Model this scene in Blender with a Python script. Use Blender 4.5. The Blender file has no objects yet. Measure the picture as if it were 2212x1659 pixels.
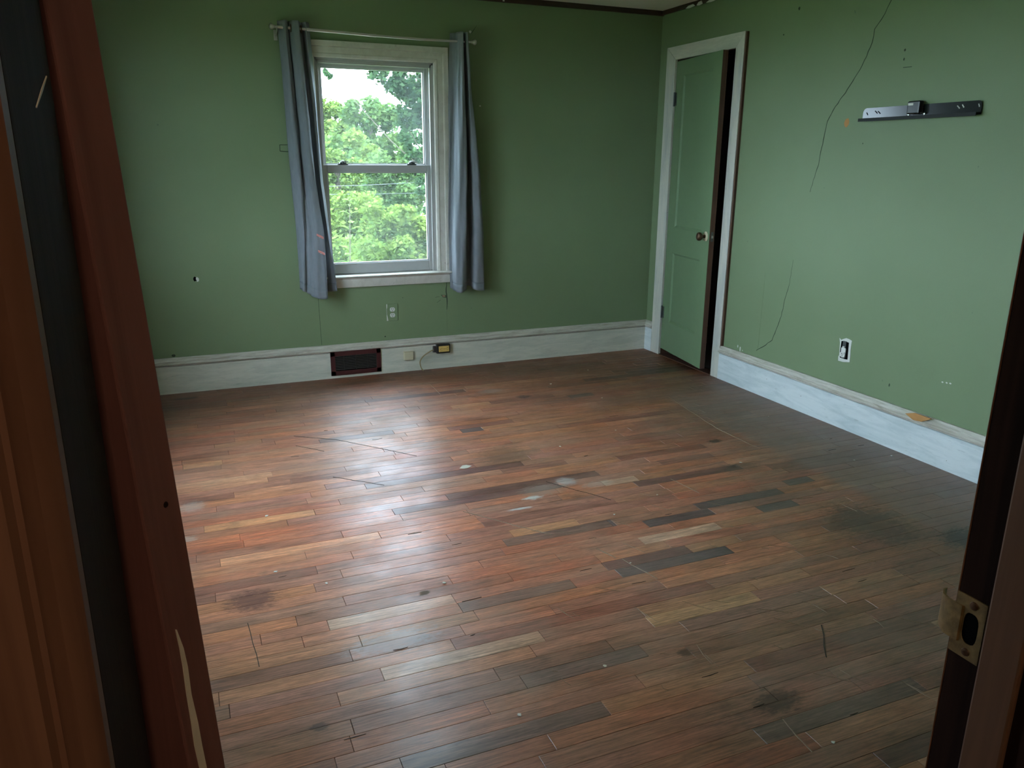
import bpy, math, random
import numpy as np
from mathutils import Vector, Matrix

rnd = random.Random(7)
sc = bpy.context.scene
COL = sc.collection
R = math.radians

# ------------------------------------------------------------------ camera
F_PX, YAW, PIT, ROL = 1687.86, 0.394460, -0.279273, 0.006370
CAM = Vector((-3.18594, -5.00368, 1.37830))
_fw = Vector((math.sin(YAW) * math.cos(PIT), math.cos(YAW) * math.cos(PIT), math.sin(PIT)))
_r0 = Vector((math.cos(YAW), -math.sin(YAW), 0)); _u0 = _r0.cross(_fw)
_r = math.cos(ROL) * _r0 + math.sin(ROL) * _u0
_u = -math.sin(ROL) * _r0 + math.cos(ROL) * _u0
cd = bpy.data.cameras.new('camera'); cam = bpy.data.objects.new('camera', cd); COL.objects.link(cam)
cd.sensor_fit = 'HORIZONTAL'; cd.sensor_width = 36.0; cd.lens = F_PX / 2212 * 36.0
cd.clip_start = 0.02; cd.clip_end = 500
cam.matrix_world = Matrix(((_r.x, _u.x, -_fw.x, CAM.x), (_r.y, _u.y, -_fw.y, CAM.y), (_r.z, _u.z, -_fw.z, CAM.z), (0, 0, 0, 1)))
sc.camera = cam

# ------------------------------------------------------------------ sky, sun, exposure
world = bpy.data.worlds.new('overcast_sky'); sc.world = world; world.use_nodes = True
wn = world.node_tree; wn.nodes.clear()
_bg = wn.nodes.new('ShaderNodeBackground'); _wo = wn.nodes.new('ShaderNodeOutputWorld')
_bg.inputs['Color'].default_value = (0.66, 0.83, 1.0, 1); _bg.inputs['Strength'].default_value = 7.0
wn.links.new(_bg.outputs[0], _wo.inputs[0])
sd = bpy.data.lights.new('sun', 'SUN'); sd.energy = 3.0; sd.angle = R(3); sd.color = (1, 0.95, 0.85)
sun = bpy.data.objects.new('sun', sd); COL.objects.link(sun)
sun.rotation_euler = Vector((-0.35, 0.62, -0.9)).to_track_quat('-Z', 'Y').to_euler()
sun.location = (6, -8, 12)
vs = sc.view_settings
vs.view_transform = 'Standard'; vs.look = 'None'; vs.gamma = 1.0; vs.use_curve_mapping = False
vs.exposure = 1.72

def ray(px, py):
    return _fw + _r * ((px - 1106) / F_PX) - _u * ((py - 829.5) / F_PX)
def at(px, py, Y):
    d = ray(px, py); return CAM + d * ((Y - CAM.y) / d.y)
def on_floor(px, py, z=0.0):
    d = ray(px, py); return CAM + d * ((z - CAM.z) / d.z)
def on_right(px, py, X=0.0):
    d = ray(px, py); return CAM + d * ((X - CAM.x) / d.x)

# ------------------------------------------------------------------ material helpers
def new_mat(name):
    m = bpy.data.materials.new(name); m.use_nodes = True
    nt = m.node_tree; b = nt.nodes['Principled BSDF']
    return m, nt, b
class NT:
    def __init__(s, nt): s.nt = nt
    def n(s, t, **k):
        x = s.nt.nodes.new('ShaderNode' + t)
        for a, v in k.items(): setattr(x, a, v)
        return x
    def l(s, a, b): s.nt.links.new(a, b)
    def pos(s): return s.n('NewGeometry').outputs['Position']
    def map(s, src, scale, loc=(0, 0, 0)):
        m = s.n('Mapping'); m.inputs['Scale'].default_value = scale; m.inputs['Location'].default_value = loc
        s.l(src, m.inputs['Vector']); return m.outputs[0]
    def noise(s, src, scale=5, detail=4, rough=.55, dist=0):
        x = s.n('TexNoise'); x.inputs['Scale'].default_value = scale; x.inputs['Detail'].default_value = detail
        x.inputs['Roughness'].default_value = rough; x.inputs['Distortion'].default_value = dist
        s.l(src, x.inputs['Vector']); return x.outputs['Fac']
    def ramp(s, src, stops):
        x = s.n('ValToRGB'); e = x.color_ramp.elements
        while len(e) < len(stops): e.new(0.5)
        for i, (p, c) in enumerate(stops):
            e[i].position = p; e[i].color = (c, c, c, 1) if not isinstance(c, tuple) else (*c, 1)
        s.l(src, x.inputs[0]); return x.outputs[0]
    def mix(s, fac, a, b, mode='MIX'):
        x = s.n('Mix', data_type='RGBA', blend_type=mode)
        for v, i in ((fac, 0), (a, 6), (b, 7)):
            if hasattr(v, 'links'): s.l(v, x.inputs[i])
            elif i == 0: x.inputs[0].default_value = v
            else: x.inputs[i].default_value = (*v, 1)
        return x.outputs[2]
    def math(s, op, a, b=0.0, clamp=False):
        x = s.n('Math', operation=op, use_clamp=clamp)
        for i, v in enumerate((a, b)):
            if hasattr(v, 'links'): s.l(v, x.inputs[i])
            else: x.inputs[i].default_value = v
        return x.outputs[0]
    def bump(s, h, strength=.2, dist=.002):
        x = s.n('Bump'); x.inputs['Strength'].default_value = strength; x.inputs['Distance'].default_value = dist
        s.l(h, x.inputs['Height']); return x.outputs[0]

def plain(name, col, rough=.5, metal=0, spec=.5, var=.12, scale=30, bump=0.0):
    """one colour with a little procedural unevenness"""
    m, nt, b = new_mat(name); t = NT(nt)
    f = t.noise(t.pos(), scale, 4)
    dk = tuple(c * (1 - var) for c in col); lt = tuple(min(1, c * (1 + var)) for c in col)
    t.l(t.mix(f, dk, lt), b.inputs['Base Color'])
    b.inputs['Roughness'].default_value = rough; b.inputs['Metallic'].default_value = metal
    b.inputs['Specular IOR Level'].default_value = spec
    if bump: t.l(t.bump(f, bump), b.inputs['Normal'])
    return m

def mat_wall():
    m, nt, b = new_mat('green_wall_paint'); t = NT(nt); p = t.pos()
    big = t.noise(p, 1.3, 3, .6)
    col = t.mix(t.ramp(big, [(.3, 0.0), (.7, 1.0)]), (0.168, 0.226, 0.122), (0.186, 0.248, 0.136))
    sc_ = t.noise(t.map(p, (6, 6, 1.2)), 4, 5, .6)
    col = t.mix(t.ramp(sc_, [(.62, 0.0), (.82, .35)]), col, (0.165, 0.255, 0.155))
    sp = t.noise(p, 26, 2, .5)
    col = t.mix(t.ramp(sp, [(.765, 0.0), (.785, .5)]), col, (0.09, 0.13, 0.085))
    t.l(col, b.inputs['Base Color'])
    b.inputs['Roughness'].default_value = .5; b.inputs['Specular IOR Level'].default_value = .3
    h = t.math('ADD', t.noise(p, 9, 4, .5), t.math('MULTIPLY', t.noise(p, 160, 2), .25))
    t.l(t.bump(h, .25, .004), b.inputs['Normal'])
    return m

def mat_white_trim(name, base=(0.60, 0.63, 0.60), smear=(0.36, 0.41, 0.39), axis=(1, 1, 6)):
    """brushed-on white primer with thin grey smears and some dark nicks"""
    m, nt, b = new_mat(name); t = NT(nt); p = t.pos()
    s1 = t.noise(t.map(p, axis), 3.2, 6, .68, .6)
    col = t.mix(t.ramp(s1, [(.40, 0.0), (.66, .75)]), base, smear)
    s2 = t.noise(t.map(p, axis), 14.6, 4, .6)
    col = t.mix(t.ramp(s2, [(.62, 0.0), (.72, .35)]), col, tuple(c * .55 for c in smear))
    s3 = t.noise(p, 48, 2, .5)
    col = t.mix(t.ramp(s3, [(.755, 0.0), (.775, .7)]), col, (0.10, 0.085, 0.07))
    t.l(col, b.inputs['Base Color'])
    b.inputs['Roughness'].default_value = .45
    t.l(t.bump(s2, .2, .002), b.inputs['Normal'])
    return m

def mat_wood(name, dark, light, rough=.4, axis=(30, 30, 1.2), bare=None, spec=.5):
    m, nt, b = new_mat(name); t = NT(nt); p = t.pos(); b.inputs['Specular IOR Level'].default_value = spec
    g = t.noise(t.map(p, axis), 1.6, 5, .6, .8)
    col = t.mix(t.ramp(g, [(.3, 0.0), (.7, 1.0)]), dark, light)
    if bare:
        n = t.noise(p, 22, 4, .6)
        col = t.mix(t.ramp(n, [(.68, 0.0), (.74, .6)]), col, bare)
    t.l(col, b.inputs['Base Color']); b.inputs['Roughness'].default_value = rough
    t.l(t.bump(g, .15, .002), b.inputs['Normal'])
    return m

# stains worn into the floor finish: centre pixel on the photo's floor, half sizes in metres, colour, strength
STAINS = [((1150, 1075), .050, .022, (0.52, 0.49, 0.44), .9), ((1122, 1099), .062, .012, (0.50, 0.48, 0.45), .85),
          ((1222, 1040), .055, .05, (0.40, 0.37, 0.34), .65), ((1290, 1045), .09, .035, (0.36, 0.30, 0.25), .55),
          ((1172, 1058), .12, .07, (0.30, 0.24, 0.19), .5),
          ((1132, 857), .055, .035, (0.03, 0.027, 0.03), .75), ((2085, 1162), .13, .09, (0.035, 0.04, 0.04), .8),
          ((545, 1297), .10, .075, (0.085, 0.032, 0.028), .75), ((690, 1570), .030, .022, (0.04, 0.03, 0.025), .7),
          ((915, 1281), .022, .016, (0.06, 0.045, 0.015), .8), ((1545, 953), .05, .03, (0.02, 0.017, 0.013), .8),
          ((400, 861), .085, .03, (0.03, 0.028, 0.03), .75), ((415, 1095), .06, .06, (0.46, 0.42, 0.38), .4),
          ((405, 1165), .04, .03, (0.5, 0.46, 0.42), .4), ((1090, 985), .16, .16, (0.10, 0.055, 0.025), .5),
          ((1480, 1410), .028, .02, (0.02, 0.018, 0.012), .7), ((1680, 1515), .09, .05, (0.035, 0.03, 0.024), .7),
          ((850, 1385), .16, .06, (0.34, 0.32, 0.31), .45), ((1060, 845), .10, .05, (0.25, 0.22, 0.19), .4),
          ((1880, 1130), .18, .22, (0.055, 0.042, 0.034), .6), ((1600, 1010), .12, .06, (0.05, 0.036, 0.026), .5)]

def mat_floor(name, joined):
    m, nt, b = new_mat(name); t = NT(nt); p = t.pos()
    if joined:
        at_ = t.n('Attribute', attribute_name='tint'); tint = at_.outputs['Color']; rndv = at_.outputs['Alpha']
    else:
        oi = t.n('ObjectInfo'); tint = oi.outputs['Color']; rndv = oi.outputs['Random']
    off = t.n('CombineXYZ'); k = t.math('MULTIPLY', rndv, 37.0)
    t.l(k, off.inputs[0]); t.l(k, off.inputs[1])
    va = t.n('VectorMath', operation='ADD'); t.l(p, va.inputs[0]); t.l(off.outputs[0], va.inputs[1]); q = va.outputs[0]
    g1 = t.noise(t.map(q, (2.2, 26, 1)), 2.0, 6, .62, 1.1)           # broad grain
    g2 = t.noise(t.map(q, (5, 190, 1)), 1.5, 3, .6, .2)               # pores
    w = t.n('TexWave', wave_type='BANDS', bands_direction='Y'); t.l(t.map(q, (.5, 3.4, 1)), w.inputs['Vector'])
    w.inputs['Scale'].default_value = 9; w.inputs['Distortion'].default_value = 7; w.inputs['Detail'].default_value = 3
    w.inputs['Detail Scale'].default_value = 1.2
    col = t.mix(1.0, tint, t.ramp(g1, [(.28, .66), (.5, .98), (.75, 1.26)]), 'MULTIPLY')
    col = t.mix(1.0, col, t.ramp(g2, [(.36, .62), (.55, 1.04)]), 'MULTIPLY')
    col = t.mix(.35, col, t.mix(1.0, col, t.ramp(w.outputs['Fac'], [(.0, .55), (.5, 1.1)]), 'MULTIPLY'))
    # streaks of wear and grime that run on across the boards
    w1 = t.noise(t.map(p, (2.6, 17, 1), (3, 1, 0)), 2.2, 8, .72, .6)
    col = t.mix(1.0, col, t.ramp(w1, [(.30, .56), (.46, .94), (.56, 1.06), (.74, 1.42)]), 'MULTIPLY')
    w2 = t.noise(t.map(p, (10, 60, 1), (7, 2, 0)), 3.0, 5, .7)
    col = t.mix(1.0, col, t.ramp(w2, [(.32, .74), (.5, 1.0), (.72, 1.2)]), 'MULTIPLY')
    # worn finish in large soft shapes: redder and greyer areas
    big = t.noise(p, 1.1, 4, .6)
    col = t.mix(t.ramp(big, [(.48, 0.0), (.66, .42)]), col, t.mix(1.0, col, (1.35, .80, .58), 'MULTIPLY'))
    big2 = t.noise(t.map(p, (1, 1.6, 1), (4, 9, 0)), 1.7, 5, .65)
    worn = t.ramp(big2, [(.50, 0.0), (.68, .42)])
    col = t.mix(worn, col, (0.215, 0.155, 0.118))
    dk = t.noise(t.map(p, (1, 1.4, 1), (11, 3, 0)), 3.4, 5, .7)
    col = t.mix(t.ramp(dk, [(.60, 0.0), (.74, .55)]), col, (0.035, 0.024, 0.018))
    # floor light level put into the colour: middle lifted, edges and corners darkened
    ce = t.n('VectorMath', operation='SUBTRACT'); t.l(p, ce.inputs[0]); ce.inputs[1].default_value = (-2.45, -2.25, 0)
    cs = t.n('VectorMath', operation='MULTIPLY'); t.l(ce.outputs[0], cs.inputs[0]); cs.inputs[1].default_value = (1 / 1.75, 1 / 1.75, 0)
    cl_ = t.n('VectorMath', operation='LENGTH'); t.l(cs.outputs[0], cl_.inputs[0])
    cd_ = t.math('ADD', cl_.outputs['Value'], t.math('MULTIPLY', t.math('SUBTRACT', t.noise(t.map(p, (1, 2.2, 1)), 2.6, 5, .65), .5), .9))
    mid_lift = t.ramp(t.math('MULTIPLY', cd_, .6), [(.30, 1.0), (.72, 0.0)])
    col = t.mix(1.0, col, t.mix(mid_lift, (.74, .68, .62), (1.58, 1.50, 1.46)), 'MULTIPLY')
    # traffic wear towards the entry: finish gone, wood greyed
    sy = t.n('SeparateXYZ'); t.l(p, sy.inputs[0])
    wy = t.math('ADD', t.math('MULTIPLY', sy.outputs[1], -1.0), t.math('MULTIPLY', t.noise(p, 2.2, 4, .6), .9))
    wear = t.ramp(t.math('MULTIPLY', wy, .2), [(.58, 0.0), (.76, .62)])
    col = t.mix(wear, col, t.mix(1.0, col, (.74, .92, 1.0), 'MULTIPLY'))
    # dull strip beside the right-hand wall where the finish ends along a line
    sx = t.n('SeparateXYZ'); t.l(p, sx.inputs[0])
    edge = t.math('ADD', sx.outputs[0], t.math('MULTIPLY', t.noise(p, 7, 3), .10))
    band = t.ramp(t.math('ADD', edge, 1.0), [(.44, 0.0), (.50, .55)])
    ylim = t.ramp(t.math('MULTIPLY', sx.outputs[1], -.5), [(.50, 0.0), (.66, 1.0)])
    bandm = t.math('MULTIPLY', band, ylim)
    col = t.mix(bandm, col, (0.205, 0.158, 0.132))
    # single stains
    nz = t.noise(t.map(p, (1, 3.0, 1)), 30, 6, .75)
    wob = t.math('MULTIPLY', t.math('SUBTRACT', nz, .5), 2.6)
    dull = worn
    for (px, py), a, c, sc_, k in STAINS:
        o = on_floor(px, py)
        v = t.n('VectorMath', operation='SUBTRACT'); t.l(p, v.inputs[0]); v.inputs[1].default_value = (o.x, o.y, 0)
        s = t.n('VectorMath', operation='MULTIPLY'); t.l(v.outputs[0], s.inputs[0]); s.inputs[1].default_value = (1 / a, 1 / c, 0)
        ln = t.n('VectorMath', operation='LENGTH'); t.l(s.outputs[0], ln.inputs[0])
        d = t.math('ADD', ln.outputs['Value'], wob)
        mk = t.ramp(d, [(.55, k), (1.0, 0.0)])
        col = t.mix(mk, col, sc_)
        if k > .55: dull = t.math('MAXIMUM', dull, mk)
    t.l(col, b.inputs['Base Color'])
    rn = t.noise(t.map(p, (1, 1, 1), (2, 5, 0)), 5, 5, .65)
    rr = t.math('ADD', t.ramp(rn, [(.32, .34), (.68, .52)]), t.math('MULTIPLY', t.math('MAXIMUM', dull, bandm), .22))
    t.l(rr, b.inputs['Roughness'])
    b.inputs['Specular IOR Level'].default_value = .9
    b.inputs['Anisotropic'].default_value = .78            # gloss spread across the boards by sanding along them
    tg = t.n('CombineXYZ'); tg.inputs[1].default_value = 1.0; t.l(tg.outputs[0], b.inputs['Tangent'])
    hh = t.math('ADD', t.math('MULTIPLY', g2, .5), t.noise(t.map(q, (3, 14.6, 1)), 3, 3))
    t.l(t.bump(hh, .22, .0016), b.inputs['Normal'])
    return m

def mat_leaf(name, c1, c2, trans=.35):
    m, nt, b = new_mat(name); t = NT(nt); nt.nodes.remove(b)
    g = t.n('NewGeometry'); col = t.mix(g.outputs['Random Per Island'], c1, c2)
    d = t.n('BsdfDiffuse'); tr = t.n('BsdfTranslucent'); mx = t.n('MixShader'); mx.inputs[0].default_value = trans
    t.l(col, d.inputs[0]); t.l(t.mix(.5, col, (c2[0] * 1.6, c2[1] * 1.5, c2[2] * .8)), tr.inputs[0])
    t.l(d.outputs[0], mx.inputs[1]); t.l(tr.outputs[0], mx.inputs[2])
    t.l(mx.outputs[0], nt.nodes['Material Output'].inputs[0])
    return m

def mat_fabric():
    m, nt, b = new_mat('curtain_fabric'); t = NT(nt)
    f = t.noise(t.map(t.pos(), (1, 1, .3)), 60, 4)
    col = t.mix(f, (0.205, 0.225, 0.250), (0.290, 0.310, 0.335))
    t.l(col, b.inputs['Base Color']); b.inputs['Roughness'].default_value = .85
    b.inputs['Specular IOR Level'].default_value = .2
    tr = t.n('BsdfTranslucent'); t.l(col, tr.inputs[0]); mx = t.n('MixShader'); mx.inputs[0].default_value = .28
    t.l(b.outputs[0], mx.inputs[1]); t.l(tr.outputs[0], mx.inputs[2])
    t.l(mx.outputs[0], nt.nodes['Material Output'].inputs[0])
    return m

def mat_glass():
    """thin window pane: clear with a fresnel reflection"""
    m, nt, b = new_mat('window_glass'); t = NT(nt); nt.nodes.remove(b)
    tp = t.n('BsdfTransparent'); tp.inputs[0].default_value = (.93, .96, .95, 1)
    film = t.n('BsdfTranslucent'); film.inputs[0].default_value = (.9, .95, 1, 1)          # whitish glare over the view, put in as a translucent film
    tr = t.n('MixShader'); t.l(t.ramp(t.noise(t.pos(), 3, 4), [(.3, .008), (.7, .025)]), tr.inputs[0]); t.l(tp.outputs[0], tr.inputs[1]); t.l(film.outputs[0], tr.inputs[2])
    gl = t.n('BsdfGlossy'); gl.inputs['Roughness'].default_value = .02
    fr = t.n('Fresnel'); fr.inputs[0].default_value = 1.45; mx = t.n('MixShader')
    t.l(fr.outputs[0], mx.inputs[0]); t.l(tr.outputs[0], mx.inputs[1]); t.l(gl.outputs[0], mx.inputs[2])
    t.l(mx.outputs[0], nt.nodes['Material Output'].inputs[0])
    return m

M = dict(
    wall=mat_wall(),
    white_h=mat_white_trim('cool_lit_whitewash', base=(0.64, 0.68, 0.68), smear=(0.42, 0.49, 0.50), axis=(1.0, 1.0, 7)),  # white with the cool window light tinted into it
    white_b=mat_white_trim('warm_lit_whitewash', base=(0.62, 0.59, 0.50), smear=(0.42, 0.43, 0.36), axis=(1.0, 1.0, 7)),  # same white with the warm floor bounce tinted into it
    cap=mat_white_trim('grimy_cap_moulding', base=(0.55, 0.52, 0.45), smear=(0.30, 0.26, 0.20), axis=(2.0, 2.0, 20)),
    white_v=mat_white_trim('whitewashed_casing', base=(0.58, 0.56, 0.48), smear=(0.38, 0.40, 0.38), axis=(5, 5, .8)),
    win_white=mat_white_trim('cream_window_casing', base=(0.56, 0.54, 0.48), smear=(0.44, 0.42, 0.36), axis=(4, 4, 3)),
    vinyl=plain('backlit_sash_paint', (0.40, 0.40, 0.39), .4, var=.06),  # white greyed: the backlit shade is put into the colour
    ceiling=plain('ceiling_plaster', (0.74, 0.70, 0.62), .8, var=.10, scale=3),
    dark_trim=mat_wood('dark_raw_lath', (0.018, 0.009, 0.007), (0.06, 0.025, 0.016), .7, (3, 3, 20), bare=(.2, .13, .09)),
    door_green=plain('green_door_paint', (0.150, 0.226, 0.120), .42, var=.05, scale=12, bump=.05),
    raw_brown=mat_wood('bare_brown_edge', (0.055, 0.022, 0.013), (0.10, 0.045, 0.024), .6),
    jamb=mat_wood('dark_varnished_jamb', (0.010, 0.0045, 0.0035), (0.022, 0.010, 0.007), .8, spec=.06),
    jamb_edge=mat_wood('worn_varnished_stop', (0.075, 0.032, 0.017), (0.125, 0.058, 0.030), .4),
    casing_brown=mat_wood('brown_varnished_casing', (0.095, 0.042, 0.024), (0.15, 0.07, 0.040), .6, spec=.12),
    leaf_edge=mat_wood('reddish_door_edge', (0.105, 0.040, 0.032), (0.160, 0.062, 0.048), .55, spec=.2),
    bare_wood=plain('bare_pale_wood', (0.48, 0.40, 0.30), .7, var=.2, scale=60),
    brass=plain('tarnished_brass', (0.20, 0.125, 0.050), .5, .55, var=.75, scale=95, bump=.4),
    bronze=plain('old_bronze', (0.12, 0.065, 0.04), .3, .8, var=.3),
    black=plain('black_void', (0.004, 0.004, 0.004), .9, spec=.0),
    dark_metal=plain('dark_painted_steel', (0.008, 0.010, 0.009), .19, .0, spec=.4, var=.1),
    black_plastic=plain('black_plastic', (0.012, 0.012, 0.013), .3),
    matt_black=plain('matt_black_paint', (0.006, 0.007, 0.007), .55, spec=.3),
    steel=plain('brushed_nickel', (0.55, 0.53, 0.52), .32, .9, var=.08),
    hinge=plain('grey_hinge_steel', (0.10, 0.11, 0.11), .4, .7),
    plastic_white=plain('white_outlet_plastic', (0.62, 0.62, 0.58), .4, var=.04),
    ivory=plain('yellowed_ivory_plastic', (0.62, 0.42, 0.13), .4, var=.08),
    cream=plain('cream_plastic', (0.56, 0.50, 0.34), .45, var=.05),
    cord=plain('tan_cord', (0.32, 0.24, 0.12), .55, var=.1),
    maroon=plain('maroon_register_paint', (0.060, 0.013, 0.014), .45, var=.2, scale=20),
    vent_dark=plain('dusty_dark_grille', (0.020, 0.015, 0.013), .6, var=.4, scale=80),
    plaster=plain('bare_white_plaster', (0.60, 0.60, 0.55), .8, var=.1, scale=60),
    crack=plain('plaster_crack', (0.035, 0.055, 0.03), .9),
    orange=plain('orange_underpaint', (0.45, 0.22, 0.07), .7, var=.15),
    chip_brown=plain('torn_brown_plaster', (0.28, 0.18, 0.11), .8, var=.3, scale=60),
    scratch_light=plain('pale_scratch', (0.26, 0.19, 0.13), .7),
    scratch_dark=plain('dark_scratch', (0.03, 0.02, 0.014), .7),
    paper=plain('paper_scrap', (0.55, 0.52, 0.42), .8, var=.1),
    fabric=mat_fabric(),
    glass=mat_glass(),
    pink=plain('pink_plastic', (0.62, 0.24, 0.22), .4, var=.1),
    subfloor=plain('dark_subfloor', (0.012, 0.008, 0.006), .9),
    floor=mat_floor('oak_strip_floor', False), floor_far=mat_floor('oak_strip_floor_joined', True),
    bark=plain('tree_bark', (0.07, 0.055, 0.042), .9, var=.4, scale=12),
    leaf_a=mat_leaf('sunlit_leaves', (0.042, 0.085, 0.022), (0.115, 0.165, 0.042)),
    leaf_b=mat_leaf('mid_green_leaves', (0.030, 0.065, 0.026), (0.085, 0.140, 0.046)),
    leaf_c=mat_leaf('deep_green_leaves', (0.016, 0.042, 0.020), (0.045, 0.085, 0.032), .22),
    leaf_d=mat_leaf('sapling_leaves', (0.07, 0.14, 0.03), (0.12, 0.20, 0.07)),
    lawn=plain('lawn_grass', (0.07, 0.12, 0.03), .9, var=.4, scale=6),
    wire=plain('grey_power_cable', (0.05, 0.055, 0.06), .6),
    siding=plain('house_siding', (0.5, 0.5, 0.48), .7),
    hall=plain('hall_wall_paint', (0.24, 0.22, 0.20), .6),
)

# ------------------------------------------------------------------ mesh builder
class MB:
    def __init__(s): s.v = []; s.f = []; s.col = []
    def _add(s, vs, fs):
        o = len(s.v); s.v += [tuple(x) for x in vs]; s.f += [tuple(i + o for i in f) for f in fs]; return s
    def box(s, a, b):
        x0, x1 = sorted((a[0], b[0])); y0, y1 = sorted((a[1], b[1])); z0, z1 = sorted((a[2], b[2]))
        return s._add([(x0, y0, z0), (x1, y0, z0), (x1, y1, z0), (x0, y1, z0), (x0, y0, z1), (x1, y0, z1), (x1, y1, z1), (x0, y1, z1)],
                      [(0, 3, 2, 1), (4, 5, 6, 7), (0, 1, 5, 4), (1, 2, 6, 5), (2, 3, 7, 6), (3, 0, 4, 7)])
    def prism(s, prof, mp, a, b):
        """closed 2-D profile swept from a to b; mp(u,v,t)->xyz"""
        n = len(prof); vs = [mp(u, v, a) for u, v in prof] + [mp(u, v, b) for u, v in prof]
        fs = [(i, (i + 1) % n, n + (i + 1) % n, n + i) for i in range(n)] + [tuple(range(n))[::-1], tuple(range(n, 2 * n))]
        return s._add(vs, fs)
    def tube(s, pts, r, n=10, cap=True):
        pts = [Vector(p) for p in pts]; rs = r if isinstance(r, (list, tuple)) else [r] * len(pts)
        vs = []; up = None
        for i, p in enumerate(pts):
            d = (pts[min(i + 1, len(pts) - 1)] - pts[max(i - 1, 0)]).normalized()
            if up is None: up = Vector((0, 0, 1)) if abs(d.z) < .9 else Vector((1, 0, 0))
            e1 = d.cross(up).normalized(); e2 = e1.cross(d); up = e2
            for k in range(n):
                a = 2 * math.pi * k / n; vs.append(p + (e1 * math.cos(a) + e2 * math.sin(a)) * rs[i])
        fs = []
        for i in range(len(pts) - 1):
            for k in range(n):
                fs.append((i * n + k, i * n + (k + 1) % n, (i + 1) * n + (k + 1) % n, (i + 1) * n + k))
        if cap: fs += [tuple(range(n))[::-1], tuple(range((len(pts) - 1) * n, len(pts) * n))]
        return s._add(vs, fs)
    def lathe(s, prof, org, axis, n=20):
        axis = Vector(axis).normalized(); org = Vector(org)
        pts = [org + axis * h for h, _ in prof]; return s.tube_r(pts, [max(r, 1e-4) for _, r in prof], axis, n)
    def tube_r(s, pts, rs, axis, n):
        e1 = axis.orthogonal().normalized(); e2 = axis.cross(e1); vs = []; fs = []
        for p, r in zip(pts, rs):
            for k in range(n):
                a = 2 * math.pi * k / n; vs.append(p + (e1 * math.cos(a) + e2 * math.sin(a)) * r)
        for i in range(len(pts) - 1):
            for k in range(n): fs.append((i * n + k, i * n + (k + 1) % n, (i + 1) * n + (k + 1) % n, (i + 1) * n + k))
        fs += [tuple(range(n))[::-1], tuple(range((len(pts) - 1) * n, len(pts) * n))]
        return s._add(vs, fs)
    def poly(s, pts, thick):
        """flat outline given thickness vector"""
        n = len(pts); t = Vector(thick); a = [Vector(p) for p in pts]; b = [p + t for p in a]
        return s._add(a + b, [tuple(range(n)), tuple(range(n, 2 * n))[::-1]] + [(i, n + i, n + (i + 1) % n, (i + 1) % n) for i in range(n)])
    def build(s, name, mat, parent=None, smooth=False, bevel=0, xf=None):
        vs = s.v
        if xf is not None: vs = [tuple(xf @ Vector(v)) for v in vs]
        org = parent.matrix_world.translation.copy() if parent is not None else Vector((0, 0, 0))
        if parent is not None and parent.parent is not None: org = parent.location + parent.parent.location
        elif parent is not None: org = parent.location
        base = Vector((0, 0, 0))
        if parent is None and name not in KEEP:
            a = np.array(vs); base = Vector(((a[:, 0].min() + a[:, 0].max()) / 2, (a[:, 1].min() + a[:, 1].max()) / 2, a[:, 2].min()))
        me = bpy.data.meshes.new(name)
        me.from_pydata([tuple(Vector(v) - org - base) for v in vs], [], s.f); me.validate(); me.update()
        if mat is not None: me.materials.append(mat)
        import bmesh
        bm = bmesh.new(); bm.from_mesh(me); bmesh.ops.recalc_face_normals(bm, faces=bm.faces); bm.to_mesh(me); bm.free()
        if smooth:
            me.polygons.foreach_set('use_smooth', [True] * len(me.polygons))
            if smooth != 'all': me.set_sharp_from_angle(angle=R(40))
        o = bpy.data.objects.new(name, me); COL.objects.link(o); o.location = base
        if parent is not None: o.parent = parent
        if bevel:
            md = o.modifiers.new('bevel', 'BEVEL'); md.width = bevel; md.segments = 2; md.limit_method = 'ANGLE'; md.angle_limit = R(50)
        return o
KEEP = set()
def tag(o, label=None, cat=None, group=None, kind=None):
    for k, v in (('label', label), ('category', cat), ('group', group), ('kind', kind)):
        if v: o[k] = v
    return o
def empty(name, loc, label=None, cat=None, group=None, kind=None):
    o = bpy.data.objects.new(name, None); COL.objects.link(o); o.location = loc; o.empty_display_size = .05
    return tag(o, label, cat, group, kind)
def struct(o, label=None, cat=None): return tag(o, label, cat, None, 'structure')

# ------------------------------------------------------------------ room dimensions
W_L, Y_F, H_C = -3.78, -4.534, 2.362          # left wall, front wall (room face), ceiling
WT = 0.15
WIN_X0, WIN_X1, WIN_Z0, WIN_Z1 = -2.378, -1.650, 0.655, 1.952
LEFT_WIN = [(-3.02, -2.17), (-1.92, -1.07)]    # unseen openings in the left wall, a second one added for more light
T = 0.022                                     # casing / baseboard thickness

def wall_with_hole(name, mp, u0, u1, h0, h1, z0, z1, mat, zt=H_C + .05):
    """mp(u, d, z) maps along-wall, depth, height"""
    b = MB()
    for (a, c, e, f) in ((u0, h0, -.05, zt), (h1, u1, -.05, zt), (h0, h1, z1, zt)) + (((h0, h1, -.05, z0),) if z0 > 0 else ()):
        p, q = mp(a, 0, e), mp(c, WT, f); b.box(p, q)
    return b.build(name, mat)

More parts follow.
